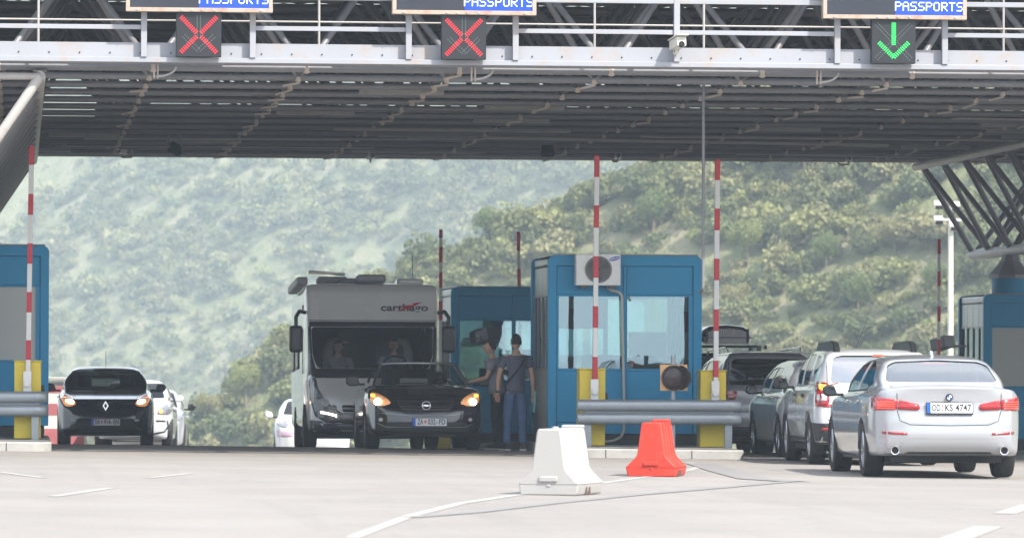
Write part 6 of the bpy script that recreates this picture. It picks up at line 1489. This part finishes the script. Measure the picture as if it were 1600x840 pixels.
    if shoes:
        for s in 'LR':
            if 'an'+s not in P: continue
            a, b = P['an'+s], P['toe'+s]; mb = MB(); d = (b-a); d.z = 0; d.normalize(); ang = math.atan2(-d.x, d.y); rm = Matrix.Rotation(ang, 3, 'Z'); h0 = a.z-.09
            base = Vector((a.x, a.y, h0))
            prof = [(-.065,.0),(.20,.0),(.215,.03),(.19,.058),(.10,.085),(.05,.115),(-.06,.115),(-.075,.06)]
            vs_ = []
            for sx, kx in ((-1,1),(1,1)):
                for (y, z) in prof: vs_.append(base+rm @ Vector((sx*(.046 if y < .15 else .036)*(1 if z < .09 else .8), y, z)))
            n = len(prof); mb.add(vs_, [tuple(range(n)), tuple(range(2*n-1, n-1, -1))]+[(i, n+i, n+(i+1) % n, (i+1) % n) for i in range(n)]); sh_ = mb.build('shoe', shoes, t, bevel=.012)
            mb = MB(); vs_ = []
            for sx in (-1, 1):
                for (y, z) in ((-.07,-.004),(.212,-.004),(.215,.022),(-.072,.022)): vs_.append(base+rm @ Vector((sx*(.050 if y < .15 else .04), y, z)))
            mb.add(vs_, [(0,1,2,3),(7,6,5,4)]+[(i, 4+i, 4+(i+1) % 4, (i+1) % 4) for i in range(4)]); mb.build('sole', M('white_sole', (.55,.54,.52), .6), sh_)
    return t
NAVYT = M('charcoal_blue_tshirt', (.085,.095,.14), .85, var=.15, vs=6); JEANS = M('faded_jeans', (.06,.11,.23), .85, var=.35, vs=5, dirt=.8, dcol=(.12,.19,.33)); GREYS = M('grey_polo', (.24,.24,.27), .85, var=.1, vs=8); DKT = M('dark_trousers', (.015,.014,.018), .85)
SHOE = M('dark_trainer', (.03,.03,.035), .6)
back = dict(pelvis=(0,0,.96), chest=(0,0,1.30), neck=(0,.0,1.50), head=(0,.02,1.665), shL=(-.185,0,1.43), elL=(-.265,.0,1.14), wrL=(-.275,.06,.90), shR=(.185,0,1.43), elR=(.255,-.03,1.14), wrR=(.265,.0,.88),
 hipL=(-.085,0,.92), knL=(-.115,.02,.50), anL=(-.15,-.01,.095), toeL=(-.19,.14,.045), hipR=(.085,0,.92), knR=(.10,.01,.50), anR=(.11,-.02,.095), toeR=(.13,.14,.045))
def man_at(px, d): 
    p = W(px, d); return on_ground(p)
m1 = person('man seen from behind in a dark T-shirt, jeans and dark cap, carrying a shoulder strap', man_at(807, 77.4), -TH+R(6), back, NAVYT, JEANS, 'cap', SHOE, hatm=M('black_cap', (.012,.012,.016), .8), height=1.0, group='men standing at the booth window', headturn=R(8))
sb = MB(); sb.path([(.155,-.085,1.455),(.08,-.158,1.34),(-.03,-.172,1.20),(-.14,-.13,1.06),(-.165,-.03,1.0)], .014, 6); sb.build('shoulder_strap', BLK, m1, smooth=60)
wt = MB(); wt.tube((-.276,.035,.93), (-.2755,.05,.905), .036, 14); wt.build('wristwatch', MC['chrome'], m1, smooth=50)
fold = tag(MB().prism([(-.012,-.16),(.012,-.16),(.012,.16),(-.012,.16)], -.11, .11, 'Y').build('folder', M('turquoise_folder', (.16,.50,.52), .5), None, bevel=.003), 'turquoise folder held by the man seen from behind', 'folder')
fold.location = m1.matrix_basis @ Vector((.275,.02,.76)); fold.rotation_euler = (R(6), R(3), -TH+R(10))
side = dict(pelvis=(0,0,.93), chest=(0,.05,1.26), neck=(0,.085,1.44), head=(0,.13,1.59), shL=(-.17,.06,1.38), elL=(-.20,.14,1.12), wrL=(-.12,.38,1.06), shR=(.17,.06,1.38), elR=(.21,.12,1.12), wrR=(.12,.36,1.08),
 hipL=(-.085,0,.89), knL=(-.10,.03,.48), anL=(-.11,-.02,.095), toeL=(-.13,.13,.045), hipR=(.085,0,.89), knR=(.10,.0,.48), anR=(.11,-.08,.095), toeR=(.12,.08,.045))
m2 = person('man in a grey polo shirt and dark trousers looking down at papers beside the convertible', man_at(778, 78.4), R(78), side, GREYS, DKT, 'short', SHOE, height=1.0, group='men standing at the booth window', headturn=R(10), headtilt=R(-14))
pp = tag(MB().box((0,0,0), (.16,.22,.006)).build('papers', M('white_paper', (.6,.6,.58), .7), None), 'small white papers in the hands of the man in the grey polo', 'papers')
pp.location = m2.matrix_basis @ Vector((0,.47,1.075)); pp.rotation_euler = (R(20), 0, R(78))
RAG = M('dark_red_cloth', (.30,.05,.04), .8)
# seated people in the motorhome
def seated(label, parent_car, lx, ly, lz, shirt, hair='short', wheel=False, turn=0, group=None, s=1.0, arms=True, hatm=None):
    pose = dict(pelvis=(0,0,0), chest=(0,-.05,.36), neck=(0,-.05,.55), head=(0,-.02,.70), shL=(-.185,-.04,.47), shR=(.185,-.04,.47), hipL=(-.09,.05,-.02), hipR=(.09,.05,-.02), knL=(-.12,.45,.03), knR=(.12,.45,.03), anL=(-.12,.78,-.12), anR=(.12,.78,-.12), toeL=(-.12,.88,-.05), toeR=(.12,.88,-.05))
    if wheel: pose.update(elL=(-.25,.12,.28), wrL=(-.16,.36,.36), elR=(.25,.12,.28), wrR=(.16,.36,.36))
    else: pose.update(elL=(-.25,.08,.22), wrL=(-.10,.28,.28), elR=(.24,.08,.22), wrR=(.10,.26,.20))
    Mx = Matrix.Translation(parent_car.location) @ parent_car.rotation_euler.to_matrix().to_4x4(); loc = Mx @ Vector((lx, ly, lz))
    return person(label, loc, parent_car.rotation_euler.z, pose, shirt, M('blue_trousers', (.03,.04,.08), .8), hair, None, height=s, group=group, headturn=turn)
seated('woman with short brown hair in the passenger seat of the motorhome', MH.t, .50, 1.78, 1.02, M('pale_top', (.30,.28,.29), .8), 'short', False, R(-25), 'people inside the motorhome', .95)
seated('driver in a light striped shirt at the wheel of the motorhome', MH.t, -.42, 1.80, 1.04, M('striped_shirt', (.38,.45,.50), .8), 'short', True, R(15), 'people inside the motorhome', .97)
swl = MB(); c0 = Vector((-.42, 2.22, 1.34)); swl.path([c0+Vector((.21*math.cos(a), -.10*math.sin(a), .19*math.sin(a))) for a in np.linspace(0, 2*math.pi, 25)], .017, 8); swl.tube(c0, c0+Vector((0,.25,-.15)), .035); swl.tube(c0+Vector((-.2,0,0)), c0+Vector((.2,0,0)), .014)
swl.build('steering_wheel', MC['under'], MH.t, smooth=60)
# two in the convertible
seated('driver of the open convertible, dark-haired, behind its windscreen', CAB.t, -.37, -.12, .44, M('dark_red_top', (.16,.035,.035), .8), 'short', True, 0, 'people in the convertible', .93)
seated('passenger of the open convertible, dark-haired, in the seat beside the driver', CAB.t, .37, -.15, .42, M('black_top', (.03,.03,.03), .8), 'short', False, R(10), 'people in the convertible', .90)
# driver of the silver saloon with his hand on the sill
seated('driver of the silver saloon, hand resting on the open window sill', BMW.t, -.37, -.05, .42, M('dark_shirt', (.05,.05,.06), .8), 'short', True, 0, 'people in the queue of cars', .93)
